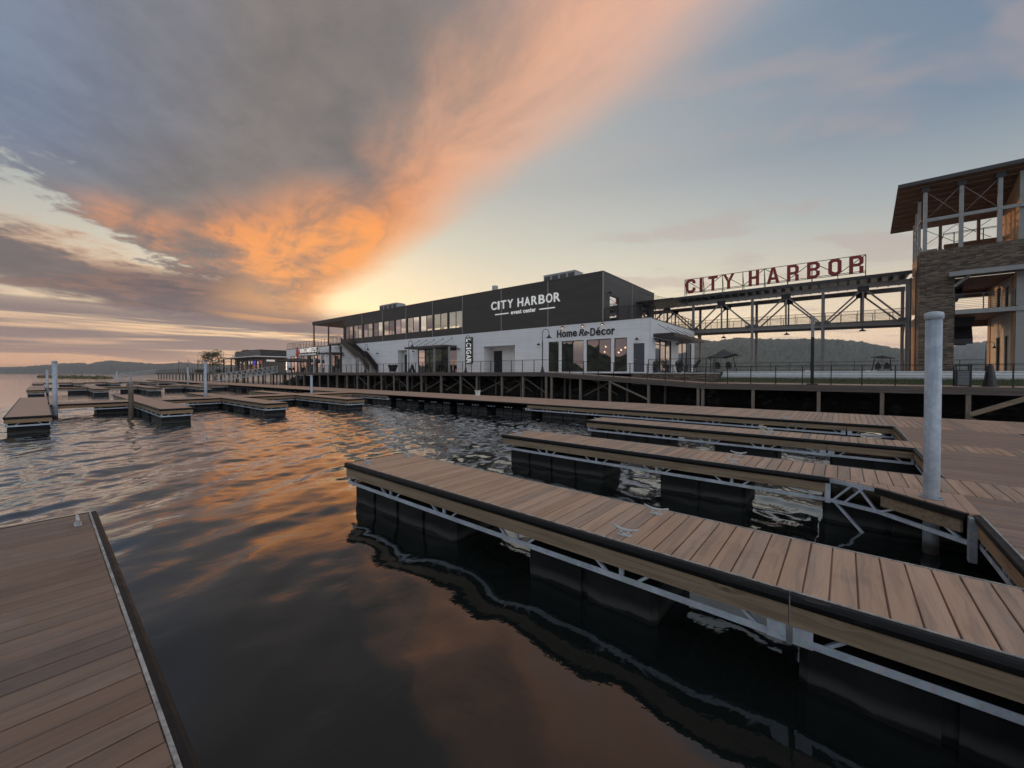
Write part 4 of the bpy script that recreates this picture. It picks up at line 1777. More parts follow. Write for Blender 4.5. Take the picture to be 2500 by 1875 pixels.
q.box(-16.28, -12.17, FY - .03, FY + .25, 6.702, 6.76)
q.box(-12.45, -12.17, FY + .252, 45.4, 6.702, 6.76)
part('parapet_cap', q, M['trim_brown'], ec)
q = MB()
q.box(-12.205, -12.06, FY - .02, FY + .14, G0 - .1, 6.699)
part('corner_board', q, M['white_trim'], ec)
# rooms behind the shop windows
q = MB()
for a, b in ((-82.8, -61.5), (-60.0, -47.2), (-44.4, -31.0), (-26.0, -12.5)):
    q.poly([(a, 38.5, G0), (b, 38.5, G0), (b, 38.5, 5.8), (a, 38.5, 5.8)])
    q.poly([(a, FY + .23, 5.8), (b, FY + .23, 5.8), (b, 38.5, 5.8), (a, 38.5, 5.8)])
    q.poly([(a, FY + .23, G0 + .01), (b, FY + .23, G0 + .01), (b, 38.5, G0 + .01), (a, 38.5, G0 + .01)])
    q.poly([(a, FY + .23, G0), (a, 38.5, G0), (a, 38.5, 5.8), (a, FY + .23, 5.8)])
    q.poly([(b, FY + .23, G0), (b, 38.5, G0), (b, 38.5, 5.8), (b, FY + .23, 5.8)])
part('shop_room', q, M['interior'], ec)
for a, b, n in HRW:
    window(ec, a, b, G0 + .05, 5.19, FY + .06, n)
for a, b, t, n in BMW:
    window(ec, a, b, G0 + .05, t, FY + .06, n)
# cigar shop front
window(ec, CIG[0], -41.0, G0, 5.18, FY + .06, 0)
window(ec, -41.0, -39.2, G0, 5.18, FY + .07, 1, head=4.62, name='door')
window(ec, -39.2, CIG[1], G0, 5.18, FY + .06, 2)
# steakhouse entrance
window(ec, ENT[0], -64.3, G0, 5.2, FY + .06, 0)
window(ec, -64.3, -62.3, G0, 5.2, FY + .07, 1, head=4.62, name='door')
window(ec, -62.3, ENT[1], G0, 5.2, FY + .06, 0)
# plain doors
door(ec, -13.54, -12.60, G0, 4.65, FY + .05)
door(ec, -60.33, -58.65, G0, 4.60, FY + .05, 'white_trim', 2)
# recessed entries
for (a, b, c, d), by, dx0, dx1, dz in ((AL, 33.6, -30.55, -29.35, 4.68), (D2, 33.0, -46.55, -45.3, 4.72)):
    q = MB()
    q.box(a - .1, b + .1, by, by + .1, c, d)
    q.box(a - .1, a, FY + .222, by, c, d)
    q.box(b, b + .1, FY + .222, by, c, d)
    q.box(a - .1, b + .1, FY + .222, by + .1, d, d + .1)
    part('entry_recess', q, M['white_siding'], ec)
    door(ec, dx0, dx1, c, dz, by - .055, 'black_paint')
    q = MB()
    q.box(a - .02, b + .02, FY - .015, FY - .002, d, d + .07)
    part('lintel', q, M['trim_brown'], ec)
# upper storey
UX0, UX1, UB, UT = -61.2, -16.3, 44.8, 11.10
bays = [(-60.73, -58.45), (-58.25, -55.72), (-55.45, -52.95), (-52.70, -50.30), (-50.12, -47.55), (-47.30, -44.85), (-44.60, -42.10), (-41.85, -39.45), (-39.20, -36.68), (-36.45, -33.98)]
WZ0, WZ1 = 7.48, 9.50
q = MB()
wall_x(q, UX0, UX1, 6.70, UT, [(a, b, WZ0, WZ1) for a, b in bays], FY - .02, FY + .2)
part('upper_front_wall', q, M['dark_panel'], ec)
for a, b in bays:
    window(ec, a, b, WZ0, WZ1, FY + .02, 1, .05, glass='glass_up')
q = MB()
wall_y(q, FY + .202, UB, 6.70, UT, [(33.35, 35.3, 6.9, 9.25), (41.2, 43.1, 6.85, 9.2)], UX1 - .2, UX1)
part('upper_side_wall', q, M['side_panel'], ec)
window(ec, 33.35, 35.3, 6.9, 9.25, UX1 - .14, 0, .06, axis='y', glass='glass_up', head=8.1)
window(ec, 41.2, 43.1, 6.85, 9.2, UX1 - .14, 0, .06, axis='y', glass='glass_up', name='door', head=8.3)
q = MB()
wall_y(q, FY + .202, UB, 6.70, UT, [(34.0, 37.5, 6.95, 9.6), (38.5, 43.5, 6.95, 9.6)], UX0, UX0 + .2)
part('upper_side_wall', q, M['side_panel'], ec)
q = MB()
bo = [(UX0 + .6 + i * 4.4, UX0 + .6 + i * 4.4 + 3.9, 7.4, 9.95) for i in range(10)]
wall_x(q, UX0 + .2, UX1 - .2, 6.70, UT, bo, UB - .2, UB)
part('upper_back_wall', q, M['side_panel'], ec)
for i in range(9):
    q = MB()
    xx = bo[i][0] + 1.95
    q.box(xx - .05, xx + .05, UB - .15, UB - .05, 7.4, 9.95)
    part('mullion', q, M['dark_metal'], ec)
q = MB()
q.box(UX0 + .22, UX1 - .22, FY + .22, UB - .22, 10.35, 10.45)
part('ceiling', q, M['interior_pale'], ec)
q = MB()
q.box(UX0 + .22, UX1 - .22, FY + .22, UB - .22, 6.66, 6.72)
part('upper_floor', q, M['interior'], ec)
q = MB()
q.box(-72.1, UX1 + .03, FY - .05, UB + .05, UT + .002, UT + .09)
part('roof', q, M['trim_brown'], ec)
q = MB()
q.box(-72.05, UX0 - .002, FY - .02, UB, 10.62, UT)
part('porch_roof', q, M['dark_panel'], ec)
for x in (-71.75, -66.45):
    for y in (FY + .12, 38.2, 44.5):
        q = MB()
        q.box(x - .09, x + .09, y - .09, y + .09, 6.70, 10.618)
        part('porch_column', q, M['rail_red'], ec)
for x in (-55.73, -50.30, -44.84, -39.39, -34.03, -28.09, -22.12):
    q = MB()
    q.box(x - .05, x + .05, FY - .05, FY - .022, 6.71, UT)
    part('trim_strip', q, M['trim_light'], ec)
for x0, x1, y0, y1 in ((UX1 - .06, UX1 + .03, FY - .05, FY + .06), (UX1 + .002, UX1 + .03, 38.4, 38.5)):
    q = MB()
    q.box(x0, x1, y0, y1, 6.77, UT)
    part('trim_strip', q, M['trim_light'], ec)
q = MB()
q.box(UX0 - .02, UX0 + .12, FY - .06, FY - .022, 6.71, UT)
part('trim_strip', q, M['trim_brown'], ec)


def canopy(parent, x0, x1, y0, y1, z, rods, wall_z, cols=(), t=.22):
    q = MB()
    q.box(x0, x1, y0, y1, z - t, z)
    c = part('canopy', q, M['trim_brown'], parent)
    q = MB()
    q.box(x0 + .05, x1 - .05, y0 + .05, y1, z - t - .03, z - t - .001)
    part('canopy_soffit', q, M['dark_metal'], c)
    for x in rods:
        q = MB()
        q.tube([(x, y0 + .25, z), (x, y1, wall_z)], .022, 6)
        q.lathe(x, y1 - .06, [(.06, wall_z - .06), (.07, wall_z), (.05, wall_z + .06), (0, wall_z + .07)], 8)
        part('tie_rod', q, M['dark_metal'], c)
    for x in cols:
        q = MB()
        q.box(x - .085, x + .085, y0 + .15, y0 + .32, G0, z - t - .031)
        part('canopy_post', q, M['beam_pale'], c)


canopy(ec, -42.4, -35.0, 29.95, FY - .03, 5.42, [-42.0, -40.5, -39.0, -37.4, -35.8], 6.32, (-36.9, -34.95 + .6))
canopy(ec, -65.8, -61.3, 29.95, FY - .03, 5.45, [-65.2, -63.6, -62.0], 6.4, (-61.6,))
# side canopies (over the corner door, and over the terrace door)
q = MB()
q.box(-12.19, -10.5, 32.9, 42.8, 5.20, 5.46)
c = part('canopy', q, M['roof_dark'], ec)
for y in (34.0, 36.5, 39.0, 41.5):
    q = MB()
    q.tube([(-10.8, y, 5.46), (-12.19, y, 6.35)], .022, 6)
    part('tie_rod', q, M['dark_metal'], c)
q = MB()
q.box(UX1 + .002, -12.6, 39.6, 44.6, 9.36, 9.52)
c = part('canopy', q, M['roof_dark'], ec)
for y in (40.2, 42.0, 44.0):
    q = MB()
    q.tube([(-13.1, y, 9.52), (UX1 + .01, y, 10.6)], .02, 6)
    part('tie_rod', q, M['dark_metal'], c)
window(ec, 33.45, 37.75, G0, 5.15, -12.34, 2, axis='y', head=4.6, name='door')
window(ec, 39.9, 44.5, G0 + .05, 5.25, -12.34, 2, axis='y')
# outside stairs
sy0, sy1 = 30.45, 31.75
prof = [(-59.3, 6.72), (-54.9, 4.42), (-54.1, 4.42), (-51.3, 2.32)]
stair = []
for y in (sy0, sy1):
    q = MB()
    for (xa, za), (xb, zb_) in zip(prof, prof[1:]):
        q.raw([(xa, y, za - .32), (xb, y, zb_ - .32), (xb, y + .05, zb_ - .32), (xa, y + .05, za - .32), (xa, y, za), (xb, y, zb_), (xb, y + .05, zb_), (xa, y + .05, za)],
              [(0, 3, 2, 1), (4, 5, 6, 7), (0, 1, 5, 4), (1, 2, 6, 5), (2, 3, 7, 6), (3, 0, 4, 7)])
    part('stair_stringer', q, M['trim_light'], ec)
    q = MB()
    for (xa, za), (xb, zb_) in zip(prof, prof[1:]):
        q.raw([(xa, y + .01, za + .06), (xb, y + .01, zb_ + .06), (xb, y + .03, zb_ + .06), (xa, y + .03, za + .06), (xa, y + .01, za + 1.02), (xb, y + .01, zb_ + 1.02), (xb, y + .03, zb_ + 1.02), (xa, y + .03, za + 1.02)],
              [(0, 3, 2, 1), (4, 5, 6, 7), (0, 1, 5, 4), (1, 2, 6, 5), (2, 3, 7, 6), (3, 0, 4, 7)])
    part('stair_panel', q, M['dark_metal'], ec)
for (xa, za), (xb, zb_) in ((prof[0], prof[1]), (prof[2], prof[3])):
    n = 13
    for i in range(n):
        x = xa + (xb - xa) * (i + .5) / n
        z = za + (zb_ - za) * (i + .5) / n
        q = MB()
        q.box(x - .15, x + .15, sy0 + .05, sy1, z - .06, z - .02)
        part('stair_tread', q, M['trim_brown'], ec)
q = MB()
q.box(-63.0, -59.28, sy0 - .05, FY - .04, 6.66, 6.82)
part('stair_landing', q, M['trim_brown'], ec)
for x in (-59.4, -62.8):
    q = MB()
    q.box(x - .11, x + .11, sy0, sy0 + .22, G0, 6.658)
    part('landing_post', q, M['dark_metal'], ec)
q = MB()
q.box(-54.75, -54.25, sy0 + .02, sy0 + .10, G0, 4.09)
q.box(-54.95, -54.85, sy0 + .02, sy0 + .10, G0, 4.09)
part('landing_post', q, M['trim_light'], ec)
# terrace railings
cable_rail('cable_railing', 'rust brown railing round the roof terrace above the steakhouse', [(-61.4, 44.0, 6.7), (-82.9, 44.0, 6.7), (-82.9, FY + .15, 6.78), (-66.2, FY + .15, 6.78)], 1.15, 1.15, mat='rail_red', cables=5)
cable_rail('cable_railing', 'rust brown railing on the landing at the top of the outside stairs', [(-62.95, FY - .1, 6.82), (-62.95, sy0, 6.82), (-59.4, sy0, 6.82)], 1.15, .95, mat='rail_red', cables=5)
cable_rail('cable_railing', 'dark cable railing on the roof terrace at the right end of the dark storey', [(UX1 + .1, FY + .1, 6.76), (-12.3, FY + .1, 6.76), (-12.3, 45.2, 6.76)], 1.1, 1.1, cables=9, rad=.012)

# wall lamps
def wall_lamp(x, y, z, label, face='x', lit=False):
    t = thing('wall_lamp', label, 'wall lamp', (x, y, z), 'B', 'small dark wall lamps of the building')
    q = MB()
    if face == 'x':
        q.tube([(x, y, z), (x, y - .10, z + .04), (x, y - .24, z + .02)], .022, 6)
        cx, cy = x, y - .26
    else:
        q.tube([(x, y, z), (x + .10, y, z + .04), (x + .24, y, z + .02)], .022, 6)
        cx, cy = x + .26, y
    part('arm', q, M['black_paint'], t)
    q = MB()
    q.lathe(cx, cy, [(.03, z + .08), (.07, z + .04), (.16, z - .08), (.16, z - .10), (.10, z - .05), (0, z - .04)], 10)
    part('shade', q, M['black_paint'], t)
    if lit:
        q = MB()
        q.lathe(cx, cy, [(0, z - .12), (.05, z - .11), (.06, z - .08), (.04, z - .055), (0, z - .05)], 8)
        part('bulb', q, M['warm_lamp'], t)
    return t


for x, lb in ((-51.4, 'wall lamp between the outside stairs and the narrow dark doorway'), (-43.05, 'wall lamp just before the cigar shop glazing'), (-34.55, 'wall lamp between the canopy and the cigar sign'),
              (-23.1, 'wall lamp near the lamp post by the furniture shop'), (-13.15, 'wall lamp above the slate door at the corner'), (-66.4, 'wall lamp before the steakhouse entrance'),
              (-61.0, 'wall lamp after the steakhouse entrance'), (-82.3, 'wall lamp at the far end of the white wall')):
    wall_lamp(x, FY, 5.03, lb)
wall_lamp(-12.2, 32.75, 5.0, 'wall lamp on the side wall by the corner door', 'y')
wall_lamp(-12.2, 38.8, 4.95, 'wall lamp on the side wall between door and windows', 'y')
for x, lb in ((-20.33, 'lit lamp over the first word of the furniture shop sign'), (-18.19, 'lit lamp over the middle of the furniture shop sign'), (-16.26, 'lit lamp over the last word of the furniture shop sign')):
    wall_lamp(x, FY - .02, 6.52, lb, lit=True)
wall_lamp(UX1, 32.9, 9.4, 'dark lamp high on the end wall of the dark storey', 'y')

# rooftop units
def hvac(x0, x1, y0, y1, z, h, label, n):
    t = thing('rooftop_unit', label, 'air conditioner', (x0, y0, z), 'B', 'air conditioning units on the roof')
    p = (x1 - x0) / n
    for i in range(n):
        a, b = x0 + i * p + .02, x0 + (i + 1) * p - .02
        q = MB()
        q.box(a, b, y0, y1, z, z + h - .13)
        q.box(a - .015, b + .015, y0 - .03, y1 + .03, z + h - .13, z + h)
        c = part('casing', q, M['hvac'], t)
        q = MB()
        q.box(a + .10, b - .10, y0 - .012, y0 - .001, z + .12, z + h - .2)
        part('grille', q, M['hvac_dark'], c)
    return t


hvac(-25.4, -21.4, 36.0, 37.6, UT + .095, 1.72, 'row of pale air conditioners on the roof above the building sign', 4)
hvac(-57.4, -52.7, 36.0, 37.6, UT + .095, 1.85, 'pale air conditioners on the roof far along the dark storey', 4)
q = MB()
q.tube([(-32.8, 36.3, UT + .095), (-32.8, 36.3, UT + 1.75)], .36, 16)
solo('roof_vent', q, M['hvac'], 'pale round vent pipe on the roof edge', 'vent', (-32.8, 36.3, UT + .095), 'B')


# ------------------------------------------------------------------ lettering
def text_mesh(s, height, width, mat, depth=.06, bold=0.0, shear=0.0, space=1.0):
    """Letters from Blender's own built-in font, scaled to a box; returns a mesh in x-z, front towards -y."""
    cu = bpy.data.curves.new('lettering', 'FONT')
    cu.body = s
    cu.size = 1.0
    cu.extrude = .001
    cu.offset = bold
    cu.shear = shear
    cu.space_character = space
    ob = bpy.data.objects.new('lettering', cu)
    COL.objects.link(ob)
    dg = bpy.context.evaluated_depsgraph_get()
    me = bpy.data.meshes.new_from_object(ob.evaluated_get(dg))
    bpy.data.objects.remove(ob)
    n = len(me.vertices)
    co = np.empty(n * 3)
    me.vertices.foreach_get('co', co)
    co = co.reshape(-1, 3)
    mn, mx = co.min(0), co.max(0)
    out = np.empty_like(co)
    out[:, 0] = (co[:, 0] - mn[0]) / (mx[0] - mn[0]) * width
    out[:, 2] = (co[:, 1] - mn[1]) / (mx[1] - mn[1]) * height
    out[:, 1] = np.where(co[:, 2] > 0, -depth, 0.0)
    me.vertices.foreach_set('co', out.ravel())
    me.materials.clear()
    me.materials.append(mat)
    me.update()
    return me


def letters(parent, word, x, y, z, h, widths, mat, bold=.0, depth=.06, rz=0.0, shear=0.0):
    """Each letter its own part; widths: (x offset, width) per letter, or a total width."""
    base = OFF[parent]
    for ch, (o, w, dz, hh) in zip(word, widths):
        me = text_mesh(ch, hh, w, mat, depth, bold, shear)
        ob = bpy.data.objects.new('letter', me)
        COL.objects.link(ob)
        ob.parent = parent
        ob.location = (x + o - base[0], y - base[1], z + dz - base[2])
        OFF[ob] = base


def even(word, total, h, gap=.16, narrow='I', low=None):
    """Letter boxes across a total width."""
    rel = [.32 if c in narrow else 1.0 for c in word]
    unit = total / (sum(rel) + gap * (len(word) - 1))
    out, o = [], 0.0
    for c, r in zip(word, rel):
        out.append((o, r * unit, 0.0, h))
        o += (r + gap) * unit
    return out


sg = thing('building_sign', 'white CITY HARBOR event center lettering on the dark upper wall', 'sign', (-25.1, FY - .03, 8.2), 'B')
LY = FY - .03
H1 = .88
letters(sg, 'CITY', -29.5, LY, 9.0, H1, even('CITY', 3.05, H1, .25), M['white_letter'], .018)
letters(sg, 'HARBOR', -25.85, LY, 9.0, H1, even('HARBOR', 5.15, H1, .22), M['white_letter'], .018)
ev = []
o = 0.0
for c, w, h in (('e', .24, .30), ('v', .24, .30), ('e', .24, .30), ('n', .22, .30), ('t', .16, .40), (' ', .12, 0), ('c', .23, .30), ('e', .24, .30), ('n', .22, .30), ('t', .16, .40), ('e', .24, .30), ('r', .16, .30)):
    if c != ' ':
        ev.append((c, o, w, 0.0, h))
    o += w + .058
k_ = 3.22 / o
letters(sg, [e[0] for e in ev], -26.72, LY, 8.30, .3, [(e[1] * k_, e[2] * k_, e[3], e[4]) for e in ev], M['white_letter'], .018)
for a, b in ((-28.95, -27.08), (-23.13, -21.3)):
    q = MB()
    q.box(a, b, LY - .05, LY, 8.42, 8.53)
    part('rule', q, M['white_letter'], sg)

sg = thing('shop_sign', 'dark Home Re Decor lettering on the white wall above the shop windows', 'sign', (-18.0, FY - .03, 5.5), 'B')
letters(sg, 'Home', -21.05, LY + .02, 5.56, .7, [(0, .46, 0, .70), (.56, .42, 0, .52), (1.06, .58, 0, .52), (1.72, .42, 0, .52)], M['black_paint'], .018)
letters(sg, 'Re', -18.70, LY + .02, 5.58, .6, [(0, .52, 0, .62), (.56, .30, 0, .42)], M['black_paint'], .012, shear=.25)
letters(sg, 'D\u00e9cor', -17.52, LY + .02, 5.52, .7, [(0, .48, 0, .70), (.56, .42, 0, .72), (1.06, .40, 0, .52), (1.54, .42, 0, .52), (2.04, .30, 0, .52)], M['black_paint'], .018)
q = MB()
q.lathe(0, 0, [(0, 0), (.085, 0), (.085, .05), (0, .05)], 12)
q.v = [(a - 17.72, LY + .02 - c, 5.80 + b) for a, b, c in q.v]
part('dot', q, M['black_paint'], sg)

# projecting cigar sign: reads downwards
bs = thing('blade_sign', 'tall dark vertical sign with white letters CIGAR reading downwards', 'sign', (-32.9, 31.2, 3.25), 'B')
q = MB()
q.box(-33.45, -32.35, 31.86, 31.98, 3.25, 6.25)
part('board', q, M['dark_panel'], bs)
for i, ch in enumerate('CIGAR'):
    me = text_mesh(ch, .78, .16 if ch == 'I' else .44, M['white_letter'], .03, .018)
    ob = bpy.data.objects.new('letter', me)
    COL.objects.link(ob)
    ob.parent = bs
    ob.rotation_euler = (0, R(90), 0)
    ob.location = (-33.29 + 32.9, 31.855 - 31.2, (5.62, 5.06, 4.80, 4.28, 3.80)[i] - 3.25)
for a, b, c, d in ((-33.3, -33.08, 5.75, 6.12), (-32.95, -32.80, 5.98, 6.12), (-32.72, -32.55, 5.80, 6.12), (-33.3, -32.75, 3.36, 3.46), (-32.62, -32.52, 3.36, 3.46)):
    q = MB()
    q.box(a, b, 31.835, 31.858, c, d)
    part('mark', q, M['white_letter'], bs)
q = MB()
for z in (3.6, 5.9):
    q.box(-32.95, -32.85, 31.98, 32.0, z - .05, z + .05)
part('bracket', q, M['dark_metal'], bs)

# steakhouse sign
bm_ = thing('shop_sign', 'white BIG MIKE\'S STEAKHOUSE sign with red lobed logo above the far windows', 'sign', (-75.0, FY - .04, 5.4), 'B')
q = MB()
q.box(-76.9, -70.3, FY - .10, FY - .01, 5.30, 5.72)
q.box(-77.0, -70.2, FY - .10, FY - .01, 5.725, 6.78)
part('board', q, M['dark_metal'], bm_)
letters(bm_, 'BIG', -76.75, FY - .10, 5.86, .8, [(0, .78, 0, .80), (.92, .40, 0, .80), (1.46, .84, 0, .80)], M['neon_white'], .018)
letters(bm_, "MIKE'S", -74.1, FY - .10, 5.86, .8, [(0, .98, 0, .85), (1.1, .34, 0, .85), (1.56, .68, 0, .85), (2.34, .60, 0, .85), (3.02, .14, .45, .42), (3.2, .62, 0, .85)], M['neon_white'], .018)
letters(bm_, 'STEAKHOUSE', -76.6, FY - .10, 5.40, .24, even('STEAKHOUSE', 6.1, .24, .45), M['white_letter'], .01)
q = MB()
pts = []
for i in range(24):
    a = i * 2 * math.pi / 24
    r = .62 + .16 * math.cos(3 * a + .5) + .05 * math.cos(7 * a)
    pts.append((-78.1 + r * math.cos(a), 5.98 + r * 1.05 * math.sin(a)))
q.prism(pts, 'y', FY - .10, FY - .01)
part('logo', q, M['red_logo'], bm_)
q = MB()
q.prism([(-78.3, 6.55), (-77.95, 6.5), (-78.25, 7.15), (-78.4, 7.1)], 'y', FY - .09, FY - .015)
part('logo_stem', q, M['dark_metal'], bm_)

# pendant lights seen in the furniture shop
for i, (x, y, z) in enumerate(((-17.0, 34.0, 4.62), (-17.3, 34.4, 4.16), (-15.75, 34.6, 4.3), (-16.2, 34.2, 4.35), (-16.1, 34.9, 4.1), (-15.95, 34.5, 4.08), (-14.75, 33.2, 4.42), (-14.4, 33.2, 4.42))):
    t = thing('pendant_lamp', ('highest glowing bulb in the third shop window', 'lone lower bulb at the start of the third shop window', 'bulb farthest to the tower side in the third shop window',
                               'upper bulb of the cluster in the third shop window', 'lower bulb of the cluster in the third shop window', 'lowest bulb of the cluster in the third shop window',
                               'first of the two bulbs in the last shop window', 'second of the two bulbs in the last shop window, nearer the slate door')[i], 'pendant lamp', (x, y, z), 'B',
              'glowing bulbs in the furniture shop windows')
    q = MB()
    q.lathe(x, y, [(0, z - .085), (.06, z - .06), (.085, z), (.06, z + .06), (0, z + .085)], 10)
    part('bulb', q, M['warm_lamp'], t)
    q = MB()
    q.tube([(x, y, z + .08), (x, y, 5.8)], .01, 4)
    part('cord', q, M['black_paint'], t)

# tables and umbrella on the walk in front of the shops
def umbrella(at, r, h, mat, label):
    x, y, z = at
    t = thing('patio_umbrella', label, 'umbrella', at, 'B')
    q = MB()
    q.tube([(x, y, z), (x, y, z + h)], .035, 8)
    part('pole', q, M['dark_metal'], t)
    q = MB()
    n = 8
    rim = [(x + r * math.cos(2 * math.pi * i / n), y + r * math.sin(2 * math.pi * i / n), z + h - .62) for i in range(n)]
    mid = [(x + r * .55 * math.cos(2 * math.pi * i / n), y + r * .55 * math.sin(2 * math.pi * i / n), z + h - .22) for i in range(n)]
    vs = [(x, y, z + h)] + mid + rim
    fs = [(0, 1 + i, 1 + (i + 1) % n) for i in range(n)] + [(1 + i, 9 + i, 9 + (i + 1) % n, 1 + (i + 1) % n) for i in range(n)]
    q.raw(vs, fs)
    q.raw([(a, b, c - .03) for a, b, c in vs], [tuple(reversed(f)) for f in fs])
    part('canopy', q, mat, t)
    q = MB()
    q.lathe(x, y, [(.3, z), (.3, z + .06), (.06, z + .12), (0, z + .12)], 12)
    part('base', q, M['dark_metal'], t)
    return t


umbrella((-74.6, 30.5, G0), 3.4, 2.6, M['canvas_brown'], 'wide dark patio umbrella at the far end of the shop front')


def table(x, label):
    t = thing('patio_table', label, 'table', (x, 30.9, G0), 'B', 'patio tables before the shops')
    q = MB()
    q.lathe(x, 30.9, [(0, G0 + .75), (.42, G0 + .75), (.42, G0 + .71), (0, G0 + .71)], 14)
    part('top', q, M['dark_metal'], t)
    q = MB()
    q.tube([(x, 30.9, G0), (x, 30.9, G0 + .71)], .04, 8)
    part('stem', q, M['dark_metal'], t)
    q = MB()
    q.lathe(x, 30.9, [(.26, G0), (.26, G0 + .03), (.05, G0 + .06)], 12)
    part('foot', q, M['dark_metal'], t)


def patio_chair(at, rz, label):
    t = thing('patio_chair', label, 'chair', (0, 0, 0), 'W', 'dark patio chairs before the shops')
    q = MB()
    q.box(-.23, .23, -.22, .22, .43, .47)
    part('seat', q, M['dark_metal'], t)
    q = MB()
    q.box(-.23, .23, .20, .235, .5, .92)
    part('backrest', q, M['dark_metal'], t)
    for sx in (-.2, .2):
        for sy in (-.19, .19):
            q = MB()
            q.box(sx - .018, sx + .018, sy - .018, sy + .018, 0, .43)
            part('leg', q, M['dark_metal'], t)
    place(t, at, 'B', rz)


for i, x in enumerate((-38.4, -37.0, -35.9)):
    table(x, ('patio table under the canopy nearest the cigar shop door', 'middle patio table under the cigar shop canopy', 'patio table nearest the cigar sign')[i])
    for s in (-1, 1):
        patio_chair((x + s * .55, 30.9, G0), s * -R(90), 'dark patio chair on the ' + ('steakhouse' if s < 0 else 'tower') + ' side of the ' + ('table nearest the cigar shop door', 'middle table under the canopy', 'table nearest the cigar sign')[i])
table(-78.0, 'patio table under the dark umbrella')
for s in (-1, 1):
    patio_chair((-78.0 + s * .6, 30.9, G0), s * -R(90), 'dark patio chair under the umbrella, ' + ('farther from' if s < 0 else 'nearer to') + ' the steakhouse door')
# planter tub, A-board and menu boxes
t = thing('planter_tub', 'dark tapering planter tub with white base near the narrow doorway', 'planter', (-45.4, 30.3, G0), 'B')
q = MB()
q.raw([(-46.0 + .25, 30.1, G0 + .12), (-44.8 - .25, 30.1, G0 + .12), (-44.8 - .25, 30.5, G0 + .12), (-46.0 + .25, 30.5, G0 + .12), (-46.0, 29.9, G0 + 1.0), (-44.8, 29.9, G0 + 1.0), (-44.8, 30.7, G0 + 1.0), (-46.0, 30.7, G0 + 1.0)],
      [(0, 3, 2, 1), (4, 5, 6, 7), (0, 1, 5, 4), (1, 2, 6, 5), (2, 3, 7, 6), (3, 0, 4, 7)])
part('tub', q, M['black_paint'], t)
q = MB()
q.box(-45.7, -45.1, 30.15, 30.45, G0, G0 + .118)
part('base', q, M['white_trim'], t)
t = thing('sandwich_board', 'black folding sign board standing by the cigar shop lamp post', 'sign', (-41.0, 30.1, G0), 'B')
for s in (-1, 1):
    q = MB()
    q.raw([(-41.3, 30.1 + s * .28, G0), (-40.75, 30.1 + s * .28, G0), (-40.9, 30.1 + s * .02, G0 + 1.0), (-41.15, 30.1 + s * .02, G0 + 1.0),
           (-41.3, 30.1 + s * .31, G0), (-40.75, 30.1 + s * .31, G0), (-40.9, 30.1 + s * .05, G0 + 1.0), (-41.15, 30.1 + s * .05, G0 + 1.0)],
          [(0, 3, 2, 1), (4, 5, 6, 7), (0, 1, 5, 4), (1, 2, 6, 5), (2, 3, 7, 6), (3, 0, 4, 7)])
    part('panel', q, M['black_paint'], t)

# ------------------------------------------------------------------ footbridge (B frame)
BY0, BY1 = 45.75, 48.7
K = 45.75 / 45.0


def bx_(x):
    return x * K


def bz_(z):
    return 2.16 + (z - 2.16) * K


br = thing('footbridge', 'grey steel truss footbridge with roof running from the shops to the stone tower', 'bridge', (bx_(-12.16), BY0, 2.2), 'B')
COLX = [bx_(x) for x in (-17.6, -12.16, -6.71, -1.25, 4.15)]
TX0, TX1 = bx_(-17.6), bx_(4.2)


def zlow(x):
    return bz_(6.63) - (x - bx_(-12.0)) * .017


for y in (BY0, BY1):
    zt = bz_(9.60) if y == BY0 else bz_(9.46)
    q = MB()
    q.box(TX0, TX1 + .1, y - .11, y + .11, zt - .20, zt + .20)
    part('top_chord', q, M['grey_steel'], br)
    q = MB()
    for dz in (-.17, .17):
        q.beam((TX0, y, zlow(TX0) + dz), (TX1 + .1, y, zlow(TX1) + dz), .24, .045)
    q.beam((TX0, y, zlow(TX0)), (TX1 + .1, y, zlow(TX1)), .05, .30)
    part('bottom_chord', q, M['grey_steel'], br)
    for i, x in enumerate(COLX):
        q = MB()
        low = 2.2 if i >= 1 else 6.5
        q.box(x - .11, x + .11, y - .112, y + .112, low, zt - .2)
        part('column', q, M['grey_steel'], br)
        if y == BY1 and 1 <= i <= 4:
            q = MB()
            q.beam((x + .02, y - .2, 5.4), (x + .02, y - 1.0, 6.4), .12, .14)
            part('knee_brace', q, M['grey_steel'], br)
    for a, b in zip(COLX, COLX[1:]):
        m_ = (a + b) / 2
        q = MB()
        q.box(m_ - .07, m_ + .07, y - .07, y + .07, zlow(m_) + .2, zt - .2)
        part('hanger', q, M['grey_steel'], br)
        for e, s in ((a, 1), (b, -1)):
            q = MB()
            q.beam((m_ - s * .12, y, zt - .28), (e + s * .22, y, zlow(e) + .30), .13, .13, (0, 1, 0))
            part('diagonal', q, M['grey_steel'], br)
            q = MB()
            q.box(e + s * .11, e + s * .55, y - .125, y - .113, zlow(e) + .1, zlow(e) + .36)
            part('gusset_plate', q, M['grey_steel_dark'], br)
        q = MB()
        q.box(m_ - .38, m_ + .38, y - .128, y - .114, zt - .48, zt - .02)
        part('gusset_plate', q, M['black_paint'], br)
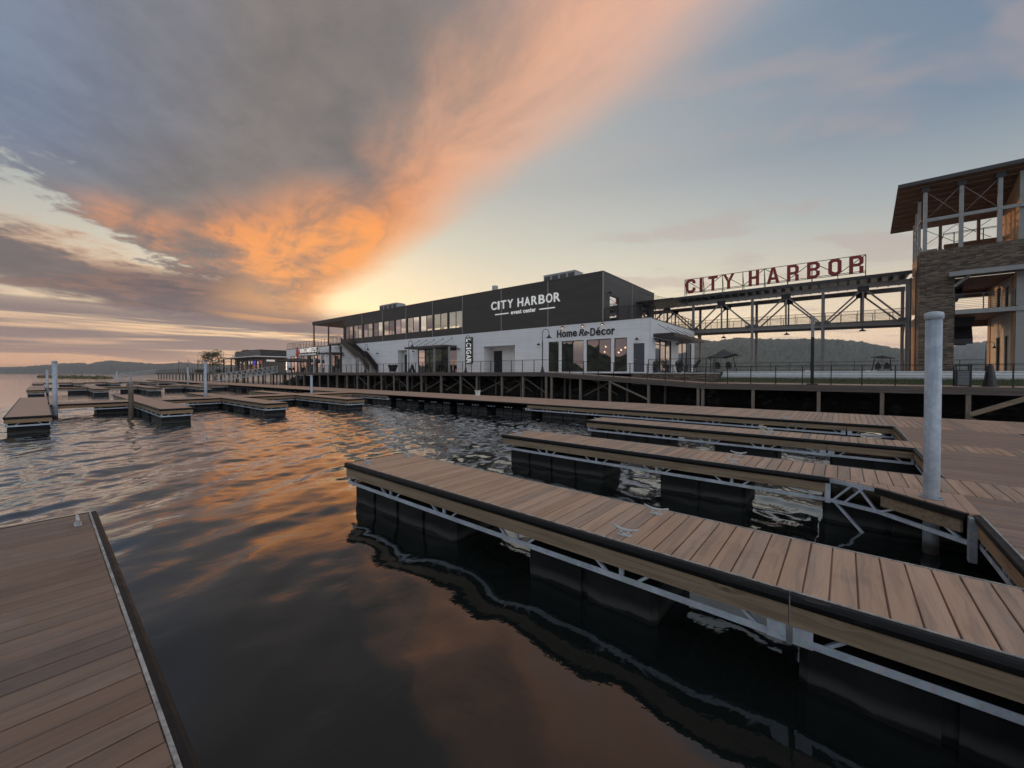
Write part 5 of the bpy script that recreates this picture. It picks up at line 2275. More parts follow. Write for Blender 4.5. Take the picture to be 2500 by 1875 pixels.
# roof with joists, and deck
q = MB()
q.box(TX0, TX1 + .12, BY0 - .75, BY1 + .5, bz_(10.26), bz_(10.32))
part('roof', q, M['roof_dark'], br)
x = TX0 + .2
while x < TX1:
    q = MB()
    q.box(x - .04, x + .04, BY0 - .70, BY1 + .45, bz_(9.86), bz_(10.255))
    part('joist', q, M['grey_steel_dark'], br)
    x += .70
q = MB()
q.box(TX0, TX1 + .12, BY0 - .78, BY0 - .752, bz_(10.05), bz_(10.345))
part('roof_edge', q, M['roof_dark'], br)
q = MB()
q.raw([(TX0, BY0 + .13, zlow(TX0) - .03), (TX1, BY0 + .13, zlow(TX1) - .03), (TX1, BY1 - .13, zlow(TX1) - .03), (TX0, BY1 - .13, zlow(TX0) - .03),
       (TX0, BY0 + .13, zlow(TX0) + .05), (TX1, BY0 + .13, zlow(TX1) + .05), (TX1, BY1 - .13, zlow(TX1) + .05), (TX0, BY1 - .13, zlow(TX0) + .05)],
      [(0, 3, 2, 1), (4, 5, 6, 7), (0, 1, 5, 4), (1, 2, 6, 5), (2, 3, 7, 6), (3, 0, 4, 7)])
part('deck', q, M['trim_brown'], br)
q = MB()
q.beam((TX0 + 4.5, BY0 - .02, bz_(6.15)), (bx_(1.9), BY0 - .02, bz_(6.15)), .035, .035)
part('conduit', q, M['black_paint'], br)
for nm, y, lb in (('cable_railing', BY0 + .25, 'thin cable railing on the near side of the footbridge'), ('cable_railing', BY1 - .25, 'thin cable railing on the far side of the footbridge')):
    cable_rail(nm, lb, [(TX0, y, zlow(TX0) + .05), (TX1, y, zlow(TX1) + .05)], 1.12, 1.12, mat='grey_steel_dark', cables=9, rad=.009, post=.022)
for x, lb in ((-9.23, 'hanging lamp under the footbridge nearest the shops'), (-3.91, 'hanging lamp under the middle of the footbridge'), (1.43, 'hanging lamp under the footbridge nearest the tower')):
    x = bx_(x)
    t = thing('hanging_lamp', lb, 'pendant lamp', (x, BY0, bz_(5.8)), 'B', 'lamps hanging under the footbridge')
    q = MB()
    z = bz_(5.78)
    q.lathe(x, BY0, [(.04, z + .22), (.06, z + .15), (.16, z + .08), (.26, z + .0), (.26, z - .02), (.1, z + .05), (0, z + .06)], 14)
    part('shade', q, M['black_paint'], t)
    q = MB()
    q.tube([(x, BY0, z + .2), (x, BY0, zlow(x) - .18)], .015, 6)
    part('rod', q, M['black_paint'], t)

# ------------------------------------------------------------------ red roof sign CITY HARBOR
rs_ = thing('roof_sign', 'large red block letters CITY HARBOR on a thin frame above the footbridge', 'sign', (bx_(-12.9), BY0 - .3, bz_(10.32)), 'B')
SY = BY0 - .35


def block_letter(ch, w, h, s=.27, c=.24):
    ci = .09
    P = []
    if ch == 'I':
        return [[(0, 0), (w, 0), (w, h), (0, h)]]
    if ch == 'T':
        return [[(0, h - s), (w, h - s), (w, h), (0, h)], [(w / 2 - s / 2, 0), (w / 2 + s / 2, 0), (w / 2 + s / 2, h - s), (w / 2 - s / 2, h - s)]]
    if ch == 'H':
        return [[(0, 0), (s, 0), (s, h), (0, h)], [(w - s, 0), (w, 0), (w, h), (w - s, h)], [(s, h * .42), (w - s, h * .42), (w - s, h * .42 + s * .9), (s, h * .42 + s * .9)]]
    if ch == 'Y':
        j = h * .46
        return [[(w / 2 - s / 2, 0), (w / 2 + s / 2, 0), (w / 2 + s / 2, j), (w / 2 - s / 2, j)],
                [(w / 2 - s / 2, j), (w / 2, j), (w / 2, j + .16), (s, h), (0, h)], [(w / 2, j), (w / 2 + s / 2, j), (w, h), (w - s, h), (w / 2, j + .16)]]
    if ch == 'A':
        top = h * .78
        def inner(z):
            return s + (w / 2 - s) * z / top
        z0, z1 = h * .20, h * .36
        return [[(0, 0), (s, 0), (w / 2, top), (w / 2, h), (w / 2 - s * .55, h)], [(w - s, 0), (w, 0), (w / 2 + s * .55, h), (w / 2, h), (w / 2, top)],
                [(inner(z0), z0), (w - inner(z0), z0), (w - inner(z1), z1), (inner(z1), z1)]]
    out = [(c, 0), (w - c, 0), (w, c), (w, h - c), (w - c, h), (c, h), (0, h - c), (0, c)]
    inn = [(s + ci, s), (w - s - ci, s), (w - s, s + ci), (w - s, h - s - ci), (w - s - ci, h - s), (s + ci, h - s), (s, h - s - ci), (s, s + ci)]
    if ch == 'O':
        return [[out[i], out[(i + 1) % 8], inn[(i + 1) % 8], inn[i]] for i in range(8)]
    if ch == 'C':
        r = [[out[i], out[(i + 1) % 8], inn[(i + 1) % 8], inn[i]] for i in range(8) if i != 2]
        r.append([(w - s, s + ci), (w, c), (w, h * .36), (w - s, h * .36)])
        r.append([(w - s, h * .66), (w, h * .66), (w, h - c), (w - s, h - s - ci)])
        return r
    mid = h * .46
    t = s * .86

    def bowl(z0, z1):
        return [[(s, z1 - t), (w - s - ci, z1 - t), (w - c, z1), (s, z1)], [(w - s - ci, z1 - t), (w - s, z1 - t - ci), (w, z1 - c), (w - c, z1)],
                [(w - s, z1 - t - ci), (w - s, z0 + t + ci), (w, z0 + c), (w, z1 - c)], [(w - s, z0 + t + ci), (w - s - ci, z0 + t), (w - c, z0), (w, z0 + c)], [(w - s - ci, z0 + t), (s, z0 + t), (s, z0), (w - c, z0)]]
    if ch == 'R':
        return [[(0, 0), (s, 0), (s, h), (0, h)]] + bowl(mid - t / 2, h) + [[(w - s, 0), (w, 0), (w, mid - t / 2 - .04), (w - c, mid - t / 2), (w - s, mid - t / 2)]]
    if ch == 'B':
        return [[(0, 0), (s, 0), (s, h), (0, h)]] + [p for p in bowl(mid, h)[:4]] + [[(w - s - ci, mid + t), (s, mid + t), (s, mid + .001), (w - c, mid + .001)]] + bowl(0, mid)[0:0] + \
               [[(w - s, mid - ci), (w - s, t + ci), (w, c), (w, mid - c * .4)], [(w - s, mid - ci), (w, mid - c * .4), (w - c, mid), (w - s - ci, mid)], [(w - s, t + ci), (w - s - ci, t), (w - c, 0), (w, c)], [(w - s - ci, t), (s, t), (s, 0), (w - c, 0)]]
    return P


LX = [(-12.97, -12.0), (-11.58, -11.31), (-10.74, -9.85), (-9.36, -8.31), (-7.06, -6.18), (-5.53, -4.53), (-3.94, -3.04), (-2.43, -1.5), (-.91, .01), (.51, 1.45)]
ZL = bz_(10.72)
HL = 1.47
for ch, (a, b) in zip('CITYHARBOR', LX):
    a, b = a * K * .989, b * K * .989
    q = MB()
    for p in block_letter(ch, b - a, HL):
        q.prism([(a + u, ZL + v) for u, v in p], 'y', SY - .12, SY)
    part('letter', q, M['red_letter'], rs_)
xa, xb = bx_(-12.95), bx_(1.58)
zf0, zf1 = ZL + .10, ZL + HL + .02
for z in (zf0, zf1, zf0 - .12):
    q = MB()
    q.beam((xa, SY + .05, z), (xb, SY + .05, z), .05, .05)
    part('frame_rail', q, M['black_paint'], rs_)
n = 8
for i in range(n + 1):
    x = xa + (xb - xa) * i / n
    q = MB()
    q.beam((x, SY + .05, bz_(10.3)), (x, SY + .05, zf1), .06, .06)
    part('frame_post', q, M['black_paint'], rs_)
    q = MB()
    q.beam((x, SY + .05, zf1 - .1), (x + .02, SY + .85, bz_(10.33)), .04, .04)
    part('back_stay', q, M['black_paint'], rs_)
    if i < n:
        x2 = xa + (xb - xa) * (i + 1) / n
        q = MB()
        za, zb2 = (zf0, zf1) if i % 2 else (zf1, zf0)
        q.beam((x, SY + .09, za), (x2, SY + .09, zb2), .055, .055)
        part('frame_diagonal', q, M['black_paint'], rs_)

# ------------------------------------------------------------------ stone tower (B frame)
TY = 40.0
tw = thing('stone_tower', 'stone and timber lookout tower with open top storey and sloping roof at right', 'tower', (4.25, TY, 2.2), 'B')
TL, TS, TR = 4.22, 5.92, 8.60
q = MB()
q.box(TL, TS, TY, TY + .9, 2.2, 8.72)
q.box(TL, 14.0, TY, TY + .45, 8.722, 10.75)
q.box(TL, TL + .35, TY + .902, TY + 1.3, 2.2, 10.75)
part('stonework', q, M['stone'], tw)
# right hand volume
q = MB()
q.box(TR, 15.0, TY, TY + .2, 2.2, 6.18)
q.box(TR, 15.0, TY, TY + .2, 6.5, 8.72)
part('front_wall', q, M['grey_siding'], tw)
q = MB()
q.box(8.74, 15.0, TY + .3, TY + .5, 10.75, 15.2)
part('upper_front_wall', q, M['grey_siding'], tw)
q = MB()
wall_y(q, TY + .202, TY + 6.0, 2.2, 8.7, [(TY + 1.3, TY + 2.2, 2.25, 4.7), (TY + 3.0, TY + 3.9, 2.25, 4.7), (TY + 1.3, TY + 2.2, 6.55, 8.0), (TY + 3.0, TY + 3.9, 6.55, 8.2)], TR, TR + .2)
part('inner_wall', q, M['cream_siding'], tw)
for y in (TY + 1.3, TY + 3.0):
    window(tw, y, y + .9, 2.25, 4.7, TR + .05, 0, .05, axis='y')
    window(tw, y, y + .9, 6.55, 8.0 if y < TY + 2 else 8.2, TR + .05, 0, .05, axis='y')
for y in (TY + .203, TY + 5.2):
    q = MB()
    q.box(TR - .04, TR - .002, y, y + .55, 2.2, 8.6)
    part('corner_post', q, M['wood_wall'], tw)
q = MB()
q.raw([(8.74, TY + .5, 10.8), (8.9, TY + .5, 10.8), (8.9, TY + 3.6, 10.8), (8.74, TY + 3.6, 10.8), (8.74, TY + .5, 15.1), (8.9, TY + .5, 15.1), (8.9, TY + 3.6, 13.65), (8.74, TY + 3.6, 13.65)],
      [(0, 3, 2, 1), (4, 5, 6, 7), (0, 1, 5, 4), (1, 2, 6, 5), (2, 3, 7, 6), (3, 0, 4, 7)])
part('upper_inner_wall', q, M['wood_wall'], tw)
# beams, floors
q = MB()
q.box(5.5, 15.0, TY - 1.0, TY - .85, 8.66, 8.96)
part('canopy_beam', q, M['beam_pale'], tw)
q = MB()
q.box(5.52, 15.0, TY - .848, TY - .002, 8.80, 8.90)
q.box(TS + .01, TR - .01, TY + .45, TY + 6.0, 8.55, 8.70)
part('canopy_soffit', q, M['soffit'], tw)
q = MB()
q.beam((5.9, TY - .06, 8.1), (6.5, TY - .6, 8.68), .12, .14)
part('knee_brace', q, M['beam_pale'], tw)
q = MB()
q.box(TS + .01, 15.0, TY - .12, TY - .002, 6.18, 6.46)
part('balcony_beam', q, M['beam_pale'], tw)
q = MB()
q.box(TS + .01, TR - .01, TY + .0, TY + 6.0, 6.22, 6.40)
part('balcony_floor', q, M['soffit'], tw)
q = MB()
q.box(TS + .01, TR - .01, TY + 5.9, TY + 6.0, 5.75, 6.218)
part('back_beam', q, M['soffit'], tw)
q = MB()
q.box(TS + .01, TR - .01, TY + 5.9, TY + 6.0, 8.0, 8.55)
part('back_beam', q, M['soffit'], tw)
# stair flights seen from below
for z0, z1, xa_, xb_ in ((4.2, 6.2, 7.0, 7.5), (7.4, 8.6, 6.55, 6.95)):
    q = MB()
    q.raw([(TS + .02, TY + 1.2, z0), (xa_, TY + 1.2, z0), (xb_, TY + 4.6, z1), (TS + .02, TY + 4.6, z1), (TS + .02, TY + 1.2, z0 + .35), (xa_, TY + 1.2, z0 + .35), (xb_, TY + 4.6, z1 + .3), (TS + .02, TY + 4.6, z1 + .3)],
          [(0, 3, 2, 1), (4, 5, 6, 7), (0, 1, 5, 4), (1, 2, 6, 5), (2, 3, 7, 6), (3, 0, 4, 7)])
    q.prism([(TS + .02, z1 + .3), (xb_, z1 + .3), (xa_, z0), (TS + .02, z0)], 'y', TY + 3.0, TY + 3.1)
    part('stair_flight', q, M['roof_dark'], tw)
# orange timber on the side that faces the sunset
q = MB()
q.box(TL + .05, TL + .15, TY + 1.302, TY + 3.9, 2.2, 6.3)
q.box(TL + .05, TL + .15, TY + 1.302, TY + 3.9, 6.7, 9.6)
q.box(TL + .05, TL + .15, TY + 1.302, TY + 3.9, 9.7, 10.75)
part('side_cladding', q, M['wood_wall'], tw)
for y in (TY + 1.31, TY + 3.92):
    q = MB()
    q.box(TL - .06, TL + .049, y, y + .16, 2.2, 9.69)
    part('side_post', q, M['grey_steel_dark'], tw)
# open top storey
for x in (4.48, 6.20, 7.90):
    q = MB()
    q.box(x - .10, x + .10, TY + .1, TY + .3, 10.752, 15.05)
    part('roof_post', q, M['beam_pale'], tw)
    q = MB()
    q.box(x - .22, x + .22, TY + .05, TY + .35, 14.95, 15.32)
    part('post_cap', q, M['black_paint'], tw)
for y in (TY + 1.2, TY + 2.3, TY + 3.4):
    q = MB()
    q.box(TL + .02, TL + .18, y, y + .16, 10.752, 15.25 - (y - TY) * .47)
    part('roof_post', q, M['beam_pale'], tw)
for x in (5.7, 7.6):
    q = MB()
    q.box(x - .08, x + .08, TY + 3.4, TY + 3.56, 10.3, 13.3)
    part('roof_post', q, M['rail_red'], tw)
q = MB()
q.box(4.58, 8.74, TY + .12, TY + .28, 12.86, 13.08)
q.box(8.7, 15.0, TY + .12, TY + .28, 12.86, 13.08)
part('front_rail_beam', q, M['beam_pale'], tw)
q = MB()
q.box(TL + .2, 8.7, TY + 3.38, TY + 3.58, 13.28, 13.70)
part('back_beam', q, M['soffit'], tw)
q = MB()
q.box(5.9, 8.7, TY + 3.40, TY + 3.56, 11.50, 11.82)
part('back_beam', q, M['soffit'], tw)
for (xa_, xb_) in ((4.6, 6.1), (6.3, 7.8)):
    for s in (0, 1):
        q = MB()
        za_, zb_ = (13.1, 14.9) if s else (14.9, 13.1)
        q.tube([(xa_, TY + .2, za_), (xb_, TY + .2, zb_)], .018, 5)
        part('brace_rod', q, M['trim_light'], tw)
        q = MB()
        za_, zb_ = (11.9, 13.2) if s else (13.2, 11.9)
        q.tube([(xa_ + .2, TY + 3.48, za_), (xb_ + .4, TY + 3.48, zb_)], .022, 5)
        part('brace_rod', q, M['galv_dull'], tw)
q = MB()
for (a, b) in (((TL + .1, TY + .4, 11.0), (TL + .1, TY + 3.4, 12.6)), ((TL + .1, TY + .4, 13.1), (TL + .1, TY + 3.5, 12.9))):
    q.beam(a, b, .08, .12)
part('side_brace', q, M['beam_pale'], tw)
q = MB()
q.box(4.6, 5.45, TY + 2.7, TY + 2.8, 10.8, 11.45)
part('stair_box', q, M['grey_siding'], tw)
cable_rail('lookout_railing', 'thin stair railing in the open top storey of the tower', [(5.5, TY + 2.6, 10.6), (5.75, TY + 2.6, 11.45), (8.6, TY + 2.6, 11.45)], 1.0, 1.4, cables=2, rad=.018, mat='grey_steel_dark')
cable_rail('balcony_railing', 'cable railing across the middle balcony opening of the tower', [(TS + .02, TY + .1, 6.40), (TR - .02, TY + .1, 6.40)], 1.15, 1.3, cables=9, mat='grey_steel_dark', rad=.01)
# sloping roof, high towards the water
RX0 = 3.02
q = MB()
zr0, zr1 = 15.58, 13.50
ya, yb_ = TY - .35, TY + 4.35
q.raw([(RX0, ya, zr0), (15.5, ya, zr0), (15.5, yb_, zr1), (RX0, yb_, zr1), (RX0, ya, zr0 + .10), (15.5, ya, zr0 + .10), (15.5, yb_, zr1 + .10), (RX0, yb_, zr1 + .10)],
      [(0, 3, 2, 1), (4, 5, 6, 7), (0, 1, 5, 4), (1, 2, 6, 5), (2, 3, 7, 6), (3, 0, 4, 7)])
part('roof', q, M['roof_dark'], tw)
q = MB()
q.raw([(RX0 + .05, ya + .05, zr0 - .03), (15.4, ya + .05, zr0 - .03), (15.4, yb_ - .05, zr1 - .03), (RX0 + .05, yb_ - .05, zr1 - .03)], [(0, 1, 2, 3)])
part('roof_soffit', q, M['soffit'], tw)
q = MB()
q.box(RX0, 15.5, ya - .06, ya - .002, zr0 - .12, zr0 + .13)
part('roof_fascia', q, M['roof_dark'], tw)
for i in range(9):
    y = ya + .35 + i * .49
    z = zr0 - .035 - (y - ya) * (zr0 - zr1) / (yb_ - ya)
    q = MB()
    q.box(RX0 + .06, TL + 5.0, y - .03, y + .03, z - .09, z - .005)
    part('rafter', q, M['soffit'], tw)
q = MB()
q.tube([(RX0 + .1, TY + 1.4, 14.95), (TL + .1, TY + 1.4, 14.75)], .035, 6)
part('eave_strut', q, M['trim_light'], tw)
# lamp post and small lit kiosk lights beyond the tower
lamp_post(8.05, 43.5, 'thin gooseneck lamp post seen through the tower opening', 2.26, 2.15, e=.55)

# ------------------------------------------------------------------ far boardwalk, gangways
fb = thing('boardwalk', None, None, (-130.0, 29.0, 0.0), 'B', kind='structure')
q = MB()
q.box(-186.0, -88.01, 29.05, 54.0, 2.20, 2.25)
part('decking', q, M['deck_y'], fb)
q = MB()
q.box(-186.0, -88.01, 28.99, 29.045, 1.88, 2.26)
part('fascia_board', q, M['fascia_dark'], fb)
x = -89.5
i = 0
while x > -186:
    q = MB()
    q.box(x - .13, x + .13, 29.1, 29.36, -.8, 2.19)
    part('post', q, M['pine_z'], fb)
    if i % 2 == 0:
        q = MB()
        q.box(x - .13, x + .13, 34.0, 34.26, -.8, 2.19)
        part('post', q, M['old_wood'], fb)
    x -= 3.0 if x > -140 else 4.2
    i += 1
cable_rail('cable_railing', 'distant dark railing of the boardwalk beyond the gangway', [(-186.0, 29.12, 2.25), (-88.0, 29.12, 2.25)], 1.14, 2.67, cables=5, rad=.012, post=.045)
lx = [(-158.0, 'first'), (-147.0, 'second'), (-136.5, 'third'), (-124.5, 'fourth')]
for x, w in lx:
    lamp_post(x, 30.0, 'far gooseneck street lamp, ' + w + ' from the end of the distant boardwalk')


def gangway(label, hi, lo, w=1.5, h=1.15, n=12):
    hi, lo = Vector(hi), Vector(lo)
    t = thing('gangway', label, 'gangway', tuple(lo), 'W', 'aluminium gangways down to the docks')
    d = (lo - hi)
    s = Vector((-d.y, d.x, 0)).normalized() * (w / 2)
    up = Vector((0, 0, 1))
    q = MB()
    q.beam(hi, lo, w - .08, .05)
    part('deck', q, M['galv_dull'], t)
    for sg in (-1, 1):
        o = s * sg
        for z, th in ((0.0, .17), (h, .10)):
            q = MB()
            q.beam(hi + o + up * z, lo + o + up * z, th, th)
            part('rail', q, M['alum_pale'], t)
        for i in range(n + 1):
            p = hi + d * (i / n) + o
            q = MB()
            q.beam(p, p + up * h, .085, .085)
            part('upright', q, M['alum_pale'], t)
            if i < n:
                p2 = hi + d * ((i + 1) / n) + o
                q = MB()
                q.beam(p, p2 + up * h, .065, .065)
                part('diagonal', q, M['alum_pale'], t)
    return t


gangway('pale truss gangway sloping from the boardwalk down to the main dock', (-79.6, 27.9, 2.32), (-81.6, 18.8, .76))
gangway('distant pale gangway at the far end of the boardwalk', (-184.0, 26.0, 2.32), (-190.0, 17.0, .8), n=8)

# ------------------------------------------------------------------ low restaurant beyond the shops
r2 = thing('restaurant_building', 'low grey flat-roofed restaurant with neon signs on its porch, beyond the white shops', 'building', (-120.0, 35.7, 2.25), 'B')
q = MB()
wall_x(q, -131.0, -109.6, 2.25, 6.0, [(-129.0, -126.6, 3.0, 5.4), (-124.8, -122.0, 2.4, 5.5), (-121.6, -118.8, 2.4, 5.5), (-118.4, -115.6, 2.4, 5.5), (-115.2, -111.0, 2.4, 5.5)], 37.2, 37.4)
part('front_wall', q, M['restaurant_siding'], r2)
q = MB()
q.box(-109.8, -109.6, 37.402, 52.0, 2.25, 6.0)
part('side_wall', q, M['restaurant_siding'], r2)
q = MB()
q.box(-131.0, -109.82, 41.0, 41.1, 2.25, 6.0)
part('room_wall', q, M['interior'], r2)
q = MB()
q.box(-126.6, -109.2, 36.0, 36.2, 6.36, 7.85)
q.box(-126.6, -126.4, 36.202, 52.0, 6.36, 7.85)
part('parapet', q, M['restaurant_siding'], r2)
q = MB()
q.box(-109.4, -109.2, 36.202, 52.0, 6.36, 7.85)
part('side_parapet', q, M['dark_panel'], r2)
q = MB()
q.box(-126.7, -109.1, 35.95, 36.25, 7.852, 7.95)
q.box(-109.45, -109.1, 36.252, 52.0, 7.852, 7.95)
part('parapet_cap', q, M['dark_metal'], r2)
q = MB()
q.box(-132.5, -107.6, 34.6, 53.0, 6.02, 6.22)
part('porch_roof', q, M['trim_brown'], r2)
q = MB()
q.box(-132.6, -107.5, 34.5, 34.6, 6.14, 6.34)
q.box(-107.6, -107.5, 34.6, 53.0, 6.14, 6.34)
part('gutter', q, M['white_trim'], r2)
for x in (-132.2, -126.0, -120.0, -114.0, -107.9):
    q = MB()
    q.box(x - .12, x + .12, 34.75, 34.99, 2.25, 6.02)
    part('porch_post', q, M['dark_metal'], r2)
for y in (39.0, 43.0, 47.0, 51.0):
    q = MB()
    q.box(-108.0, -107.78, y, y + .22, 2.25, 6.02)
    part('porch_post', q, M['rail_red'], r2)
for a, b, c, d in ((-129.0, -126.6, 3.0, 5.4), (-124.8, -122.0, 2.4, 5.5), (-121.6, -118.8, 2.4, 5.5), (-118.4, -115.6, 2.4, 5.5), (-115.2, -111.0, 2.4, 5.5)):
    window(r2, a, b, c, d, 37.25, 1, .09)
q = MB()
q.box(-122.6, -119.0, 36.3, 37.2, 7.85, 8.25)
part('roof_hatch', q, M['trim_brown'], r2)
for i, (x, y, z, w, h, mm, lb) in enumerate(((-125.4, 36.9, 5.05, .5, .4, 'neon_white', 'small white porch light at the far end of the low restaurant'),
                                           (-122.9, 36.9, 4.75, .40, .75, 'neon_white', 'first white neon sign on the low restaurant porch'), (-120.9, 36.9, 4.85, .30, .95, 'neon_white', 'tall narrow white neon sign on the restaurant porch'),
                                           (-119.2, 36.9, 4.9, .5, .9, 'neon_white', 'white neon sign in the middle of the restaurant porch'), (-117.4, 36.9, 4.95, .6, .7, 'neon_white', 'white neon sign next to the round blue one'),
                                           (-115.6, 36.9, 4.85, .75, .9, 'neon_blue', 'round blue neon sign on the restaurant porch'), (-113.0, 36.9, 4.8, .5, .75, 'neon_white', 'pale neon sign right of the blue one'),
                                           (-111.4, 36.9, 4.95, .55, 1.0, 'neon_red', 'red neon sign at the porch corner'))):
    t = thing('neon_sign', lb, 'neon sign', (x, y, z - h / 2), 'B', 'neon signs of the low restaurant')
    q = MB()
    if mm == 'neon_blue':
        q.prism([(x + w * .75 * math.cos(a * math.pi / 8), z + h * .62 * math.sin(a * math.pi / 8)) for a in range(16)], 'y', y, y + .05)
    else:
        r_ = .12
        q.prism([(x - w / 2 + r_, z - h / 2), (x + w / 2 - r_, z - h / 2), (x + w / 2, z - h / 2 + r_), (x + w / 2, z + h / 2 - r_), (x + w / 2 - r_, z + h / 2), (x - w / 2 + r_, z + h / 2), (x - w / 2, z + h / 2 - r_), (x - w / 2, z - h / 2 + r_)], 'y', y, y + .05)
    part('tube', q, M[mm], t)
    q = MB()
    q.box(x - w * .4, x + w * .4, y + .052, y + .10, z - h * .4, z + h * .4)
    q.tube([(x, y + .08, z + h * .4), (x, y + .08, 6.0)], .015, 4)
    part('backing', q, M['dark_metal'], t)
for i, (y, z, w, h, mm, lb) in enumerate(((38.6, 5.3, 1.9, .42, 'neon_white', 'long white strip light on the side porch of the low restaurant'), (42.8, 4.2, 1.2, 2.6, 'soft_lamp', 'bright menu board on the side porch of the low restaurant'))):
    t = thing('lit_board', lb, 'light', (-109.4, y, z - h / 2), 'B')
    n = 1 if i == 0 else 3
    for j in range(n):
        q = MB()
        hh = h / n
        q.box(-109.55, -109.45, y - w / 2, y + w / 2, z - h / 2 + j * hh + .06 * (n > 1), z - h / 2 + (j + 1) * hh - .06 * (n > 1))
        part('light_panel', q, M[mm], t)
    q = MB()
    q.box(-109.598, -109.552, y - w / 2 - .05, y + w / 2 + .05, z - h / 2, z + h / 2)
    part('case', q, M['dark_metal'], t)


# ------------------------------------------------------------------ trees
def tree(at, h, r, label, n=2600, leaf=.17, frame='B', name='young_tree', seed=1, mat='leaf'):
    x, y, z = at
    rr = random.Random(seed)
    t = thing(name, label, 'tree', at, frame)
    q = MB()
    q.tube([(x, y, z), (x + .05, y, z + h * .35), (x - .03, y + .04, z + h * .62), (x, y, z + h * .9)], [h * .018, h * .015, h * .010, h * .004], 8)
    tips = []
    for i in range(13):
        a = i * 2.4 + rr.uniform(-.3, .3)
        z0 = z + h * (.34 + .045 * i)
        L = r * rr.uniform(.7, 1.05) * (1.0 - .45 * (i / 13) ** 2)
        e = Vector((x + math.cos(a) * L, y + math.sin(a) * L, z0 + h * rr.uniform(.05, .22)))
        q.tube([(x, y, z0), ((x + e.x) / 2, (y + e.y) / 2, (z0 + e.z) / 2 - .02 * h), tuple(e)], [h * .008, h * .005, h * .002], 5)
        tips.append(((x + e.x) / 2 * .4 + e.x * .6 - .0, (y + e.y) / 2 * .4 + e.y * .6, (z0 + e.z) / 2 * .4 + e.z * .6))
        tips.append(tuple(e))
    tips.append((x, y, z + h * .93))
    part('trunk', q, M['bark'], t)
    q = MB()
    for i in range(n):
        c = rr.choice(tips)
        s = r * .26
        p = Vector((c[0] + rr.gauss(0, s), c[1] + rr.gauss(0, s), c[2] + rr.gauss(0, s * .75)))
        u = Vector((rr.uniform(-1, 1), rr.uniform(-1, 1), rr.uniform(-.6, .6))).normalized()
        w = u.cross(Vector((rr.uniform(-1, 1), rr.uniform(-1, 1), rr.uniform(-1, 1)))).normalized()
        l = leaf * rr.uniform(.6, 1.35)
        q.poly([p - u * l, p + w * l * .45, p + u * l, p - w * l * .45])
    part('crown', q, M[mat], t)
    return t


tree((-135.0, 33.0, 2.2), 5.6, 2.5, 'small leafy tree against the sunset on the far boardwalk', seed=3)
tree((-133.5, 40.0, 2.2), 5.4, 2.3, 'small tree half hidden behind the low restaurant', seed=8)
for i, (x, y) in enumerate(((-140.0, 31.5), (-143.0, 31.5), (-128.0, 32.5))):
    shrub((x, y, 2.25), .9, 1.0, 260, ('low shrub left of the small leafy tree', 'low shrub farthest along the distant boardwalk', 'low shrub in front of the restaurant porch')[i], leaf=.14)


# ------------------------------------------------------------------ hills
def interp(pts, x):
    for (a, b), (c, d) in zip(pts, pts[1:]):
        if a <= x <= c:
            t = (x - a) / (c - a)
            t = t * t * (3 - 2 * t) * .6 + t * .4
            return b + (d - b) * t
    return pts[0][1] if x < pts[0][0] else pts[-1][1]


FWD = Vector((-math.sin(R(40)), math.cos(R(40)), 0))
RGT = Vector((math.cos(R(40)), math.sin(R(40)), 0))


def hill(prof, dist, near, colr, seed, bumps, step=6.0, back=900.0, axes=None):
    fw, rg = axes or (FWD, RGT)
    """A wooded ridge: prof is a list of (side / distance, height / distance) along the crest."""
    lo, hi = prof[0][0], prof[-1][0]
    nx = int((hi - lo) * dist / step) + 1
    ny = 26
    vs, fs = [], []
    for i in range(nx + 1):
        s = lo + (hi - lo) * i / nx
        hgt = interp(prof, s) * dist
        for j in range(ny + 1):
            t = j / ny
            if t <= .72:
                u = t / .72
                dd = near + (dist - near) * u
                z = hgt * (math.sin(u * math.pi / 2) ** 1.25)
            else:
                u = (t - .72) / .28
                dd = dist + back * u
                z = hgt * (1 - u)
            p = fw * dd + rg * (s * dd)
            g = mnoise.fractal(Vector((p.x / 190.0, p.y / 190.0, seed)), 1.0, 2.0, 4) * .10 * hgt * math.sin(min(1, t / .72) * math.pi)
            f = mnoise.noise(Vector((p.x / bumps, p.y / bumps, seed + 3.0))) + .6 * mnoise.noise(Vector((p.x / (bumps * .45), p.y / (bumps * .45), seed)))
            z += g + (f * bumps * .48 if .05 < t < .98 else 0)
            if j == 0:
                z = -2.0
            vs.append((p.x, p.y, z))
    for i in range(nx):
        for j in range(ny):
            a = i * (ny + 1) + j
            fs.append((a, a + ny + 1, a + ny + 2, a + 1))
    q = MB()
    q.raw(vs, fs, False)
    m, k, b = material('wooded hillside')
    gpos = k.n('ShaderNodeNewGeometry').outputs['Position']
    n1 = k.noise(gpos, 1.0 / bumps * 1.6, 5.0, .65)
    n2 = k.noise(gpos, 1.0 / 160.0, 3.0, .5)
    c = k.mix(k.step(n1, .38, .66), tuple(v * .22 for v in colr), tuple(v * 1.8 for v in colr))
    c = k.mix(k.mul(k.step(n2, .45, .7), .4), c, tuple(v * .8 for v in colr))
    k.put(b.inputs['Base Color'], c)
    b.inputs['Roughness'].default_value = .9
    o = solo('hills', q, m, at=(0, 0, 0), kind='structure')
    return o


def prof_px(pts):
    return [((x - 1250.0) / 965.0, (911.0 - y) / 965.0) for x, y in pts]


